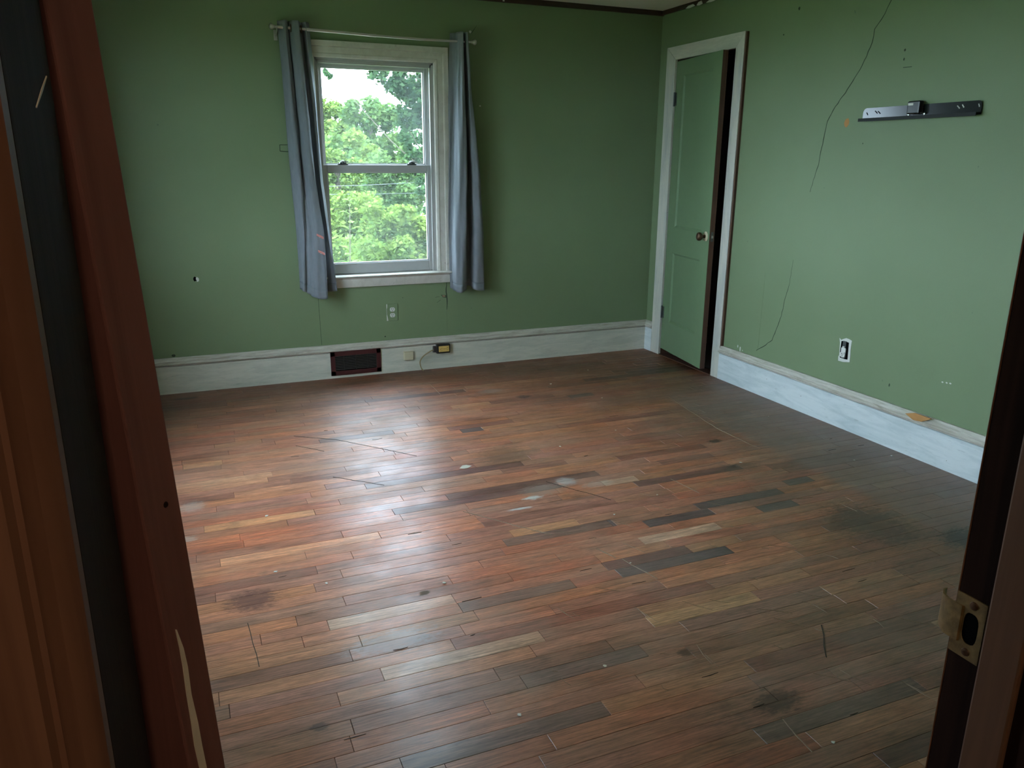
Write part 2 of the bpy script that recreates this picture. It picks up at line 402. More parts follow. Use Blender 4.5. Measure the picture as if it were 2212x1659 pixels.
ALIGN = lambda: None
wall_back = struct(wall_with_hole('wall_back', lambda u, d, z: (u, d, z), W_L - WT, WT, WIN_X0, WIN_X1, WIN_Z0, WIN_Z1, M['wall']),
                   'sage green painted back wall around the window', 'wall')
wall_right = struct(wall_with_hole('wall_right', lambda u, d, z: (d, u, z), Y_F - WT, 0, -.852, -.218, 0, 2.03, M['wall']),
                    'cracked sage green wall with the closet door', 'wall')
lb = MB(); cur = Y_F - WT
for a, c in LEFT_WIN + [(0, 0)]:
    lb.box((W_L, cur, -.05), (W_L - WT, a, H_C + .05))
    if c != a: lb.box((W_L, a, -.05), (W_L - WT, c, WIN_Z0)); lb.box((W_L, a, WIN_Z1), (W_L - WT, c, H_C + .05))
    cur = c
wall_left = struct(lb.build('wall_left', M['wall']), 'sage green wall opposite the closet door', 'wall')
ENT_X0, ENT_X1 = -3.258, -2.472
fb = MB()
for a, c, e, f in ((W_L, ENT_X0, 0, H_C), (ENT_X1, 0, 0, H_C), (ENT_X0, ENT_X1, 2.05, H_C)):
    fb.box((a, Y_F, e), (c, Y_F - .121, f))
wall_front = struct(fb.build('wall_front', M['wall']), 'wall holding the open entry doorway', 'wall')
ceiling = struct(MB().box((W_L - WT, Y_F - .121, H_C), (WT, WT, H_C + .12)).build('ceiling', M['ceiling']), 'stained off-white plaster ceiling', 'ceiling')

# ------------------------------------------------------------------ floor: oak strips running along x
floor = struct(MB().box((W_L, Y_F - .121, -.10), (.11, 0, -.0165)).build('floor', M['subfloor']), 'worn oak strip floor with scratches and stains', 'floor')
FLO = Vector(floor.location)
PITCH, ROW0 = 0.0593, -2.935
PAL = [((0.305, 0.135, 0.076), 5), ((0.275, 0.128, 0.080), 5), ((0.323, 0.133, 0.070), 4), ((0.250, 0.117, 0.076), 4),
       ((0.366, 0.173, 0.098), 2), ((0.207, 0.092, 0.060), 2.2), ((0.287, 0.110, 0.064), 3), ((0.128, 0.061, 0.048), .7), ((0.403, 0.199, 0.111), .7)]
def pick():
    x = rnd.random() * sum(w for _, w in PAL)
    for c, w in PAL:
        x -= w
        if x <= 0: break
    k = rnd.uniform(.92, 1.09)
    return tuple(min(1, q * k * rnd.uniform(.95, 1.05)) for q in c)
DARK, DK2, LT, RED, ORG = (0.098, 0.068, 0.062), (0.160, 0.092, 0.070), (0.370, 0.222, 0.146), (0.190, 0.080, 0.054), (0.380, 0.196, 0.100)
# strips that stand out in the photograph: end pixels and colour
SPECIAL = [((1336, 1238), (1582, 1190), DARK), ((1394, 1131), (1535, 1102), DARK), ((1510, 1098), (1690, 1062), DARK),
           ((1330, 987), (1530, 967), RED), ((1425, 1000), (1540, 983), RED), ((1090, 1172), (1320, 1132), DK2),
           ((1200, 1145), (1325, 1128), DARK), ((985, 1298), (1240, 1262), DK2), ((1405, 1345), (1640, 1292), ORG),
           ((1382, 1166), (1555, 1138), LT), ((1300, 1043), (1375, 1033), LT), ((1130, 1472), (1395, 1410), DK2),
           ((700, 1322), (985, 1300), LT), ((440, 1135), (685, 1120), ORG), ((395, 1003), (480, 995), ORG), ((820, 1442), (1180, 1385), LT),
           ((1230, 858), (1280, 850), DARK), ((1640, 1100), (1700, 1075), DARK), ((1610, 1560), (1990, 1480), DK2),
           ((860, 1630), (1310, 1530), DK2), ((1000, 935), (1045, 928), DARK), ((1690, 1040), (1745, 1030), DARK), ((420, 1275), (690, 1248), RED)]
rows = {}
for (pa, pb, c) in SPECIAL:
    A, B = on_floor(*pa), on_floor(*pb)
    k = math.floor((((A.y + B.y) / 2) - ROW0) / PITCH)
    rows.setdefault(k, []).append((A.x, B.x, c))
strips = []           # x0, x1, row y0, colour
kmin, kmax = math.ceil((Y_F - .121 - ROW0) / PITCH) - 1, math.floor((0 - ROW0) / PITCH)
for k in range(kmin, kmax + 1):
    y0 = ROW0 + k * PITCH; y1 = y0 + PITCH
    y0c, y1c = max(y0, Y_F - .121), min(y1, -.001)
    if y1c - y0c < .008: continue
    segs = sorted(rows.get(k, [])); cur = W_L; fixed = []
    for a, b_, c in segs:
        if a < cur: a = cur + .001
        fixed.append((cur, a, None)); fixed.append((a, b_, c)); cur = b_
    fixed.append((cur, 0.0, None))
    for a, b_, c in fixed:
        if c is not None: strips.append((a, b_, y0c, y1c, c)); continue
        x = a
        while x < b_ - .001:
            L = rnd.choice([rnd.uniform(.22, .45), rnd.uniform(.35, .75), rnd.uniform(.5, 1.0)])
            e = x + L
            if b_ - e < .16: e = b_
            strips.append((x, e, y0c, y1c, pick())); x = e
PW = .0586
PROF = [(PW * a, z) for a, z in [(-.5, -.0150), (-.5, -.0009), (-.484, -.00036), (-.30, -.00013), (0, 0), (.30, -.00013), (.484, -.00036), (.5, -.0009), (.5, -.0150)]]
def strip_mesh():
    n = len(PROF); xs = [0, .0012, .9988, 1]
    vs = []
    for i, x in enumerate(xs):
        for v, z in PROF: vs.append((x, v, z - (.0007 if i in (0, 3) and z > -.01 else 0)))
    fs = []
    for i in range(3):
        for j in range(n - 1): fs.append((i * n + j, i * n + j + 1, (i + 1) * n + j + 1, (i + 1) * n + j)[::-1])
    fs += [tuple(range(n)), tuple(range(3 * n, 4 * n))[::-1]]
    return vs, fs
SV, SF = strip_mesh()
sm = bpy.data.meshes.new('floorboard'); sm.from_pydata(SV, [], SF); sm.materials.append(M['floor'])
sm.polygons.foreach_set('use_smooth', [True] * len(sm.polygons)); sm.set_sharp_from_angle(angle=R(9))
def px_area(x0, x1, y0, y1):
    n = 0
    for i in range(9):
        for j in range(2):
            p = Vector((x0 + (x1 - x0) * (i + .5) / 9, y0 + (y1 - y0) * (j + .5) / 2, 0)) - CAM
            z = p.dot(_fw)
            if z <= .1: continue
            X = 1106 + F_PX * p.dot(_r) / z; Y = 829.5 - F_PX * p.dot(_u) / z
            xl = 342 + (Y - 853) * .174
            if xl < X < 2108 and 760 < Y < 1659: n += (x1 - x0) * (y1 - y0) / z ** 3
    return n
strips.sort(key=lambda s: -px_area(*s[:4]))
GAP, XGAP = .0006, .0012
jv, jf, jc = [], [], []
for i, (x0, x1, y0, y1, c) in enumerate(strips):
    w = y1 - y0 - GAP; tilt = rnd.gauss(0, .0016); dz = -abs(rnd.gauss(0, .00015))
    cx = x0 + XGAP / 2; L = x1 - x0 - XGAP
    if i < 300:
        o = bpy.data.objects.new('floorboard', sm); COL.objects.link(o); o.parent = floor
        o.location = Vector((cx, (y0 + y1) / 2, dz)) - FLO; o.scale = (L, w / PW, 1); o.rotation_euler = (tilt, 0, 0); o.color = (*c, 1)
    else:
        b0 = len(jv); ct, st = math.cos(tilt), math.sin(tilt)
        for (x, v, z) in SV:
            v *= w / PW; jv.append((cx + x * L - FLO.x, (y0 + y1) / 2 + v * ct - z * st - FLO.y, dz + v * st + z * ct - FLO.z))
        jf += [tuple(q + b0 for q in f) for f in SF]; jc += [(*c, rnd.random())] * len(SV)
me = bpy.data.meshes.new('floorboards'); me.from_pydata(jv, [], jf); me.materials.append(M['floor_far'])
ca = me.color_attributes.new('tint', 'FLOAT_COLOR', 'POINT'); ca.data.foreach_set('color', np.array(jc, dtype=np.float32).ravel())
me.polygons.foreach_set('use_smooth', [True] * len(me.polygons)); me.set_sharp_from_angle(angle=R(9))
fo = bpy.data.objects.new('floorboards', me); COL.objects.link(fo); fo.parent = floor; fo['kind'] = 'stuff'

# ribbons: thin slivers lying on a surface (cracks, scratches)
def ribbon(name, pts, widths, normal, mat, parent, lift=.0006, thick=.0005):
    normal = Vector(normal); P = [Vector(p) for p in pts]
    if not isinstance(widths, (list, tuple)): widths = [widths] * len(P)
    vs, fs = [], []
    for i, p in enumerate(P):
        d = (P[min(i + 1, len(P) - 1)] - P[max(i - 1, 0)]).normalized(); s = d.cross(normal).normalized() * widths[i] / 2
        for q in (p - s, p + s): vs += [q + normal * (lift - thick), q + normal * lift]
    for i in range(len(P) - 1):
        a, b = i * 4, (i + 1) * 4
        fs += [(a + 1, a + 3, b + 3, b + 1), (a, b, b + 2, a + 2), (a, a + 1, b + 1, b), (a + 2, b + 2, b + 3, a + 3)]
    fs += [(0, 2, 3, 1), (len(vs) - 4, len(vs) - 3, len(vs) - 1, len(vs) - 2)]
    b = MB(); b._add(vs, fs); return b.build(name, mat, parent)
def jag(pts, step, amp, plane):
    """subdivide a polyline and make it uneven; plane = two axis indices"""
    out = []; P = [Vector(p) for p in pts]
    for a, b in zip(P, P[1:]):
        n = max(1, int((b - a).length / step))
        for i in range(n):
            q = a.lerp(b, i / n)
            for ax in plane: q[ax] += rnd.uniform(-amp, amp)
            out.append(q)
    out.append(P[-1]); return out
for pa, pb, w, m in [((1445, 858), (1548, 925), .0035, 'scratch_light'), ((1548, 925), (1632, 965), .003, 'scratch_light'),
                     ((1000, 1105), (1190, 1155), .003, 'scratch_light'), ((1290, 1185), (1330, 1205), .004, 'scratch_light'),
                     ((1345, 1208), (1420, 1250), .003, 'scratch_light'), ((1690, 1555), (1755, 1625), .003, 'scratch_light'),
                     ((635, 942), (728, 950), .004, 'scratch_dark'), ((728, 950), (900, 985), .0028, 'scratch_dark'), ((640, 963), (700, 975), .003, 'scratch_dark'),
                     ((720, 1030), (830, 1048), .003, 'scratch_dark'), ((1180, 1040), (1320, 1080), .0022, 'scratch_dark'),
                     ((1450, 1035), (1510, 1065), .0025, 'scratch_light'), ((535, 1345), (560, 1440), .0022, 'scratch_dark'),
                     ((1000, 1300), (1040, 1290), .002, 'scratch_dark'), ((1775, 1350), (1785, 1420), .003, 'scratch_dark'),
                     ((930, 830), (955, 855), .003, 'scratch_light')]:
    A, B = on_floor(*pa), on_floor(*pb)
    ribbon('scratch', jag([A, B], .05, .003, (0, 1)), w, (0, 0, 1), M[m], floor, .0009, .0016)

r3 = random.Random(11)
for i in range(46):                                   # short pale scuffs, mostly crossing the boards
    px, py = r3.uniform(1180, 1960), r3.uniform(1060, 1480)
    A = on_floor(px, py); a = r3.gauss(-1.05, .35); l_ = r3.uniform(.02, .11)
    B = A + Vector((math.cos(a) * l_, math.sin(a) * l_, 0)); M_ = (A + B) / 2 + Vector((r3.gauss(0, .004), r3.gauss(0, .004), 0))
    ribbon('scratch', [A, M_, B], [.0005, r3.uniform(.0009, .0018), .0005], (0, 0, 1), M['scratch_light'], floor, .0009, .0016)
for i in range(22):                                   # dark gouges along the grain
    px, py = r3.uniform(420, 1900), r3.uniform(880, 1600)
    A = on_floor(px, py); l_ = r3.uniform(.015, .06)
    ribbon('gouge', [A, A + Vector((l_ * .5, r3.gauss(0, .0015), 0)), A + Vector((l_, r3.gauss(0, .002), 0))], [.0006, r3.uniform(.0016, .0035), .0006], (0, 0, 1), M['scratch_dark'], floor, .0009, .0016)

# ------------------------------------------------------------------ baseboards, ceiling trim
HB = .220
BPROF = [(0, 0), (T, 0), (T, .166), (T - .003, .169), (0, .169)]
CPROF = [(0, .171), (T - .004, .171), (T - .004, .175), (T + .009, .179), (T + .012, .185), (T + .007, .191), (T + .001, .194),
         (T + .003, .199), (T + .002, .205), (T - .005, .211), (T - .010, HB), (0, HB)]
def base_run(name, mp, a, b, mat, label):
    o = struct(MB().prism(BPROF, mp, a, b).build(name, mat, None, smooth=True), label, 'baseboard')
    MB().prism(CPROF, mp, a, b).build('cap_moulding', M['cap'], o, smooth=True)
    return o
baseboard_back = base_run('baseboard_back', lambda d, z, t: (t, -d, z), W_L, 0, M['white_b'], 'tall smeared white baseboard under the window')
baseboard_right = base_run('baseboard_right', lambda d, z, t: (-d, t, z), Y_F, -.929, M['white_h'], 'tall cool-lit white baseboard below the cracked wall')
base_run('baseboard_corner', lambda d, z, t: (-d, t, z), -.112, -T * .5, M['white_h'], 'short white baseboard between corner and closet casing')
base_run('baseboard_left', lambda d, z, t: (W_L + d, t, z), Y_F, 0, M['white_h'], 'white baseboard along the wall opposite the closet')
# chipped bare patch on the right-hand baseboard cap
pts = [on_right(1955, 893, -T - .0125), on_right(1975, 892, -T - .0125), on_right(2012, 905, -T - .0125), on_right(1990, 911, -T - .0125), on_right(1972, 907, -T - .0125)]
MB().poly([p for p in pts], (.006, 0, 0)).build('bare_patch', M['orange'], baseboard_right)
# dark raw strip where the crown moulding is missing
tb = struct(MB().box((W_L, 0, 2.330), (0, -.016, H_C)).build('trim_1', M['dark_trim'], None, bevel=.003), 'dark ragged strip at the ceiling above the window wall', 'trim')
tr_ = struct(MB().box((0, Y_F, 2.334), (-.016, -.016, H_C)).build('trim_2', M['dark_trim'], None, bevel=.003), 'dark ragged strip at the ceiling above the closet', 'trim')
for x, w in ((-1.19, .012), (-2.1, .05)):
    MB().box((x, -.017, 2.334), (x + w, -.019, 2.356)).build('plaster_lump', M['plaster'], tb)
for y, w, h in ((-.30, .10, .012), (-.42, .06, .018), (-.52, .12, .010)):
    MB().poly([(-.017, y, 2.331), (-.017, y - w * .4, 2.331 - .004), (-.017, y - w, 2.333), (-.017, y - w * .8, 2.333 + h), (-.017, y - w * .3, 2.334 + h * .7)], (-.006, 0, 0)).build('plaster_lump', M['plaster'], tr_)

# ------------------------------------------------------------------ windows
def make_window(name, xf, W, label, detail=True):
    """opening x 0..W, z WIN_Z0..WIN_Z1, room side at -y"""
    root = empty(name, xf @ Vector((W / 2, 0, WIN_Z0)), label, 'window', None, 'structure')
    bx = lambda a, b: MB().box(a, b)
    cw = .092
    # moulded casing: two legs and a head, mitred
    CP = [(0, .0), (0, -.012), (.006, -.018), (.020, -.020), (.024, -.016), (.058, -.016), (.062, -.024), (.074, -.026), (.082, -.024), (cw, -.024), (cw, 0)]
    def leg(side):
        b = MB(); n = len(CP); vs = []
        for (u, d) in CP:
            x = -u if side < 0 else W + u
            vs.append((x, d, WIN_Z0 + .008))
        for (u, d) in CP:
            x = -u if side < 0 else W + u
            vs.append((x, d, WIN_Z1 + u))
        b._add(vs, [(i, (i + 1) % n, n + (i + 1) % n, n + i) for i in range(n)] + [tuple(range(n)), tuple(range(n, 2 * n))])
        return b.build('casing', M['win_white'], root, smooth=True, xf=xf)
    leg(-1); leg(1)
    b = MB(); n = len(CP)
    vs = [(-u, d, WIN_Z1 + u) for u, d in CP] + [(W + u, d, WIN_Z1 + u) for u, d in CP]
    b._add(vs, [(i, (i + 1) % n, n + (i + 1) % n, n + i) for i in range(n)] + [tuple(range(n)), tuple(range(n, 2 * n))])
    b.build('head_casing', M['win_white'], root, smooth=True, xf=xf)
    # stool and apron
    MB().prism([(0.03, .652), (-.040, .652), (-.046, .656), (-.046, .661), (-.040, .666), (0.03, .668)], lambda d, z, t: (t, d, z), -cw - .012, W + cw + .012).build('stool', M['win_white'], root, smooth=True, xf=xf)
    MB().prism([(0, .588), (-.018, .588), (-.022, .596), (-.022, .640), (-.028, .646), (-.034, .652), (0, .652)], lambda d, z, t: (t, d, z), -cw - .006, W + cw + .006).build('apron', M['win_white'], root, smooth=True, xf=xf)
    # jamb lining with stops
    jb = MB()
    for x0, x1 in ((0, .012), (W - .012, W)): jb.box((x0, 0, .655), (x1, WT, WIN_Z1))
    jb.box((0, 0, WIN_Z1 - .012), (W, WT, WIN_Z1)); jb.box((0, .03, .655), (W, WT + .03, .675))
    jb.build('jamb', M['vinyl'], root, xf=xf)
    for x0, x1 in ((.012, .024), (W - .024, W - .012)):
        for y0, y1 in ((.002, .018), (.052, .058), (.094, .112)):
            bx((x0, y0, .668), (x1, y1, WIN_Z1 - .012)).build('stop', M['vinyl'], root, bevel=.001, xf=xf)
    bx((.012, .002, WIN_Z1 - .030), (W - .012, .018, WIN_Z1 - .012)).build('stop', M['vinyl'], root, bevel=.001, xf=xf)
    # sashes
    def sash(y0, y1, z0, z1, bot, top, st):
        b = MB(); x0, x1 = .013, W - .013
        b.box((x0, y0, z0), (x0 + st, y1, z1)); b.box((x1 - st, y0, z0), (x1, y1, z1))
        b.box((x0 + st, y0, z0), (x1 - st, y1, z0 + bot)); b.box((x0 + st, y0, z1 - top), (x1 - st, y1, z1))
        s = b.build('sash', M['vinyl'], root, bevel=.003, xf=xf)
        # glazing bead and pane
        g = MB(); gx0, gx1, gz0, gz1 = x0 + st, x1 - st, z0 + bot, z1 - top; k = .006
        for q in (((gx0, gz0), (gx0 + k, gz1)), ((gx1 - k, gz0), (gx1, gz1)), ((gx0, gz0), (gx1, gz0 + k)), ((gx0, gz1 - k), (gx1, gz1))):
            g.box((q[0][0], y0 + .007, q[0][1]), (q[1][0], y1 - .007, q[1][1]))
        g.build('glazing_bead', M['vinyl'], s, xf=xf)
        ym = (y0 + y1) / 2
        MB()._add([(gx0, ym, gz0), (gx1, ym, gz0), (gx1, ym, gz1), (gx0, ym, gz1)], [(0, 1, 2, 3)]).build('pane', M['glass'], s, xf=xf)
        return s
    sash(.060, .092, 1.310, WIN_Z1 - .012, .036, .032, .032)
    lo = sash(.020, .050, .672, 1.343, .064, .044, .034)
    for fx in (.20, .80) if detail else ():
        lx = W * fx
        lk = MB().box((lx - .030, .022, 1.343), (lx + .030, .048, 1.350))
        lk.box((lx - .018, .026, 1.350), (lx + .022, .044, 1.358)); lk.lathe([(0, .011), (.016, .011), (.018, .006)], (lx, .035, 1.350), (0, 0, 1), 12)
        lk.tube([(lx, .034, 1.362), (lx + .02, .022, 1.362), (lx + .034, .014, 1.360)], .004, 6)
        lk.build('sash_lock', M['hinge'], lo, xf=xf)
    return root
make_window('window_1', Matrix.Translation((WIN_X0, 0, 0)), WIN_X1 - WIN_X0, 'white double-hung window looking onto green trees')
for i, (a, c) in enumerate(LEFT_WIN):
    make_window('window_%d' % (i + 2), Matrix.Translation((W_L, a, 0)) @ Matrix.Rotation(R(90), 4, 'Z'), c - a,
                'unseen white double-hung window opposite the closet, %s' % ('next to the window wall' if i else 'farther from the window wall'), False)

# ------------------------------------------------------------------ closet doorway and door
c3 = empty('trim_3', (0, -.53, 0), 'whitewashed casing around the green closet door', 'door frame', None, 'structure')
def flat_casing(pts, name='casing', mat='white_v', x0=-T): MB().poly([(x0, y, z) for y, z in pts], (-x0, 0, 0)).build(name, M[mat], c3, bevel=.002)
flat_casing([(-.112, 0), (-.218, 0), (-.218, 2.03), (-.112, 2.115)])
flat_casing([(-.852, 0), (-.929, 0), (-.929, 2.115), (-.852, 2.03)])
flat_casing([(-.1135, 2.115), (-.2195, 2.03), (-.8505, 2.03), (-.9275, 2.115)], 'head_casing', 'white_b', -T + .001)
MB().box((-.016, -.929, HB), (0, -.941, 2.112)).build('bare_edge', M['raw_brown'], c3)
jb = MB()
jb.box((-.004, -.2185, 0), (WT, -.206, 2.03)); jb.box((-.004, -.852, 0), (WT, -.864, 2.03)); jb.box((-.004, -.852, 2.028), (WT, -.218, 2.042))
jb.build('jamb', M['raw_brown'], c3)
MB().box((.042, -.852, 0), (.054, -.840, 2.02)).build('stop', M['raw_brown'], c3)
MB().box((-.02, -.852, -.002), (.06, -.218, .004)).build('threshold', M['raw_brown'], c3)
# closet interior (unlit)
cl = MB()
cl.box((WT, .0, -.05), (1.0, .10, 2.45)); cl.box((WT, -1.35, -.05), (1.0, -1.25, 2.45)); cl.box((.95, -1.3, -.05), (1.05, .05, 2.45))
cl.box((WT - .02, -1.3, 2.40), (1.0, .05, 2.50)); cl.box((.11, -1.3, -.10), (1.0, .05, -.012))
struct(cl.build('wall_closet', M['hall']), 'dark closet behind the green door', 'closet')
# door: built closed along -y from the hinge, then swung 8.5 degrees into the room
DW, DTH, DB, DTOP = .622, .035, .050, 2.018
hx = Matrix.Translation((-.010, -.224, 0)) @ Matrix.Rotation(R(-8.5), 4, 'Z')
# local: s along -y, x = 0 is room face, +x into the leaf
door = empty('door_1', hx @ Vector((.017, -DW / 2, DB)), 'green two-panel closet door standing slightly ajar', 'door', None, 'structure')
PA = [(.112, .512, .262, .757), (.112, .512, .937, 1.926)]
lf = MB()
def rail(s0, s1, z0, z1): lf.box((0, -s0, z0), (DTH, -s1, z1))
rail(0, .112, DB, DTOP); rail(.512, DW, DB, DTOP); rail(.112, .512, DB, .262); rail(.112, .512, .757, .937); rail(.112, .512, 1.926, DTOP)
lf.build('leaf', M['door_green'], door, xf=hx)
MB().box((.0015, -DW, DB), (DTH, -DW - .0015, DTOP)).build('bare_edge', M['raw_brown'], door, xf=hx)
for s0, s1, z0, z1 in PA:
    p = MB(); k = .012
    o = [(0.001, -s0, z0), (0.001, -s1, z0), (0.001, -s1, z1), (0.001, -s0, z1)]
    i_ = [(.009, -s0 - k, z0 + k), (.009, -s1 + k, z0 + k), (.009, -s1 + k, z1 - k), (.009, -s0 - k, z1 - k)]
    bk = [(.026, -s0, z0), (.026, -s1, z0), (.026, -s1, z1), (.026, -s0, z1)]
    p._add(o + i_ + bk, [(0, 1, 5, 4), (1, 2, 6, 5), (2, 3, 7, 6), (3, 0, 4, 7), (4, 5, 6, 7), (8, 11, 10, 9), (0, 8, 9, 1), (1, 9, 10, 2), (2, 10, 11, 3), (3, 11, 8, 0)])
    p.build('panel', M['door_green'], door, xf=hx)
KZ, KS = .915, .575
kb = MB().lathe([(0, .0), (.002, .012), (.012, .010), (.024, .009), (.030, .016), (.038, .0255), (.047, .028), (.056, .025), (.062, .014), (.063, 0)], (0, -KS, KZ), (-1, 0, 0), 20)
kn = kb.build('knob', M['bronze'], door, smooth=True, xf=hx)
MB().lathe([(0, .031), (.002, .031), (.005, .026), (.006, .012)], (0, -KS, KZ), (-1, 0, 0), 20).build('rosette', M['cream'], kn, smooth=True, xf=hx)
MB().box((.010, -DW - .0015, KZ - .03), (.026, -DW - .0028, KZ + .03)).build('latch_plate', M['hinge'], door, xf=hx)
MB().box((.013, -DW - .002, KZ - .008), (.023, -DW - .010, KZ + .008)).build('latch_bolt', M['steel'], door, xf=hx)
for z in (.32, 1.78):
    h = MB().tube([(-.006, .004, z - .045), (-.006, .004, z + .045)], .0065, 10)
    h.box((-.0015, -.026, z - .042), (.0005, .004, z + .042)); h.build('hinge', M['hinge'], door, smooth=True, xf=hx)

# ------------------------------------------------------------------ entry doorway (camera stands in it)
JR, JL, YJ, YH = -2.490, -3.240, -4.524, -4.674       # jamb faces, room-side edge, hall casing face
t4 = empty('trim_4', (-2.472, -4.6, 0), 'dark varnished doorway jamb with a tarnished brass strike plate', 'door frame', None, 'structure')
MB().box((JR, YJ, 0), (JR + .018, YH + .018, 2.05)).build('jamb', M['jamb'], t4, bevel=.0018)
MB().box((JR - .0006, YJ, 0), (JR + .01, YJ + .0012, 2.05)).build('lit_edge', M['jamb_edge'], t4, bevel=.001)  # pale strip painting the room light caught on this edge
MB().box((JR - .008, -4.5618, 0), (JR, -4.602, 2.03)).build('stop', M['jamb_edge'], t4, bevel=.0025)
sz = .925
P = MB(); hole = []
# plate with an oblong hole, plus the curled lip that reaches past the jamb edge
ya, yb = -4.5245, -4.5575; xa = JR - .0016
ring_o = [(ya, sz - .034), (yb, sz - .034), (yb, sz + .034), (ya, sz + .034)]
N = 24; inner = []
yc, ry, rz = -4.5435, .0085, .0175
for i in range(N):
    a = 2 * math.pi * i / N + math.pi / 4 * 0
    inner.append((yc + ry * math.copysign(abs(math.cos(a)) ** .75, math.cos(a)), sz + rz * math.copysign(abs(math.sin(a)) ** .6, math.sin(a))))
def outer_pt(i):
    a = 2 * math.pi * i / N; ca, sa = math.cos(a), math.sin(a)
    m = max(abs(ca), abs(sa)); u, v = ca / m, sa / m
    return ((ya + yb) / 2 + u * abs(ya - yb) / 2, sz + v * .034)
outer = [outer_pt(i) for i in range(N)]
vs = [(xa, y, z) for y, z in outer] + [(xa, y, z) for y, z in inner] + [(JR, y, z) for y, z in outer] + [(JR + .001, y, z) for y, z in inner]
fs = []
for i in range(N):
    j = (i + 1) % N
    fs += [(i, j, N + j, N + i), (2 * N + i, 3 * N + i, 3 * N + j, 2 * N + j), (i, 2 * N + i, 2 * N + j, j), (N + i, N + j, 3 * N + j, 3 * N + i)]
P._add(vs, fs)
sp = P.build('strike_plate', M['brass'], t4)
lip = MB(); pr = [(-4.534, JR - .0016), (-4.524, JR - .0018), (-4.516, JR - .0010), (-4.508, JR + .0025), (-4.503, JR + .009), (-4.5015, JR + .014)]
vs = []
for (y, x) in pr: vs += [(x, y, sz - .019 + (.004 if y > -4.51 else 0)), (x, y, sz + .021), (x - .0018, y + .0012, sz + .021), (x - .0018, y + .0012, sz - .019 + (.004 if y > -4.51 else 0))]
fs = []
for i in range(len(pr) - 1):
    a, b = i * 4, i * 4 + 4
    for k in range(4): fs.append((a + k, a + (k + 1) % 4, b + (k + 1) % 4, b + k))
fs += [(0, 1, 2, 3), tuple(range(len(vs) - 4, len(vs)))[::-1]]
lip._add(vs, fs); lip.build('lip', M['brass'], sp, smooth=True)
MB().poly([(JR - .0004, y, z) for y, z in inner], (.0008, 0, 0)).build('bolt_hole', M['black'], sp)
MB().lathe([(0, .0045), (.0012, .004), (.0018, .002)], (xa, -4.5435, sz + .0265), (-1, 0, 0), 12).build('screw', M['bronze'], sp, smooth=True)
MB().lathe([(0, .0045), (.0012, .004), (.0018, .002)], (xa, -4.5435, sz - .0265), (-1, 0, 0), 12).build('screw', M['bronze'], sp, smooth=True)

CAS = [(0, 0), (0, .012), (.003, .0155), (.008, .018), (.013, .0155), (.016, .011), (.0185, .011), (.021, .015), (.040, .017), (.043, .013), (.058, .013), (.062, .017), (.080, .020), (.090, .014), (.090, 0)]
def hall_casing(parent, x, sgn):
    MB().prism(CAS, lambda u, d, t: (x + sgn * u, YH + .018 - d, t), 0, 2.05).build('hall_casing', M['casing_brown'], parent, smooth=True)
hall_casing(t4, JR + .004, 1)
t5 = empty('trim_5', (-3.25, -4.6, 0), 'dark varnished hinge-side jamb and moulded casing of the entry', 'door frame', None, 'structure')
MB().box((JL, YJ, 0), (JL - .018, YH + .018, 2.05)).build('jamb', M['jamb'], t5, bevel=.0018)
hall_casing(t5, JL - .0, -1)
MB().box((JL, YJ, 2.03), (JR, YH + .018, 2.05)).build('head_jamb', M['jamb'], t5)
ribbon('scrape', [on_right(98, 165, JL), on_right(88, 195, JL), on_right(76, 232, JL)], [.0006, .0014, .0005], (1, 0, 0), M['bare_wood'], t5, .0007)
# loose-hung leaf swung back beside the jamb; only its edge shows from the hall
PH = R(52); nvec = Vector((math.cos(PH), math.sin(PH), 0)); dvec = Vector((-math.sin(PH), math.cos(PH), 0))
zt_, zb_ = 1.457, .963
A1 = Vector((CAM.x - .0691 * .5, CAM.y + .5, zt_)); A0 = Vector((CAM.x - .0236 * .5, CAM.y + .5, zb_))
slope = (A1.x - A0.x) / (zt_ - zb_)
def edge_x(z): return A0.x + slope * (z - zb_)
LW2 = .68; lean = math.atan(-slope / math.sin(PH))
upv = (Vector((0, 0, 1)) * math.cos(lean) + dvec * math.sin(lean)); dv2 = (dvec * math.cos(lean) - Vector((0, 0, 1)) * math.sin(lean))
zbase = LW2 * math.sin(lean) + .012
org = Vector((edge_x(zbase), CAM.y + .5, zbase))
m4 = Matrix((( dv2.x, nvec.x, upv.x, org.x), (dv2.y, nvec.y, upv.y, org.y), (dv2.z, nvec.z, upv.z, org.z), (0, 0, 0, 1)))
# local: x along leaf from the hinge edge, y thickness (0 front, -.035 back), z up
d2 = empty('door_2', m4 @ Vector((LW2 / 2, -.017, 0)), 'reddish brown entry door leaf swung open, edge scraped to pale wood', 'door', None, 'structure')
lf = MB()
for a, b, z0, z1 in ((0, .11, 0, 1.99), (LW2 - .11, LW2, 0, 1.99), (.11, LW2 - .11, 0, .22), (.11, LW2 - .11, .72, .90), (.11, LW2 - .11, 1.87, 1.99)):
    lf.box((a, 0, z0), (b, -.035, z1))
lf.build('leaf', M['leaf_edge'], d2, xf=m4, bevel=.0015)
for z0, z1 in ((.22, .72), (.90, 1.87)):
    MB().box((.11, -.009, z0), (LW2 - .11, -.026, z1)).build('panel', M['leaf_edge'], d2, xf=m4)
def on_edge(px, py, off=-.0008):
    d = ray(px, py); q = org + dv2 * off; return CAM + d * ((q - CAM).dot(dv2) / d.dot(dv2))
L_ = [(380, 1360), (389, 1400), (396, 1440), (404, 1500), (414, 1560), (421, 1610), (434, 1668)]
R_ = [(382, 1360), (397, 1400), (406, 1440), (414, 1500), (428, 1560), (437, 1610), (449, 1668)]
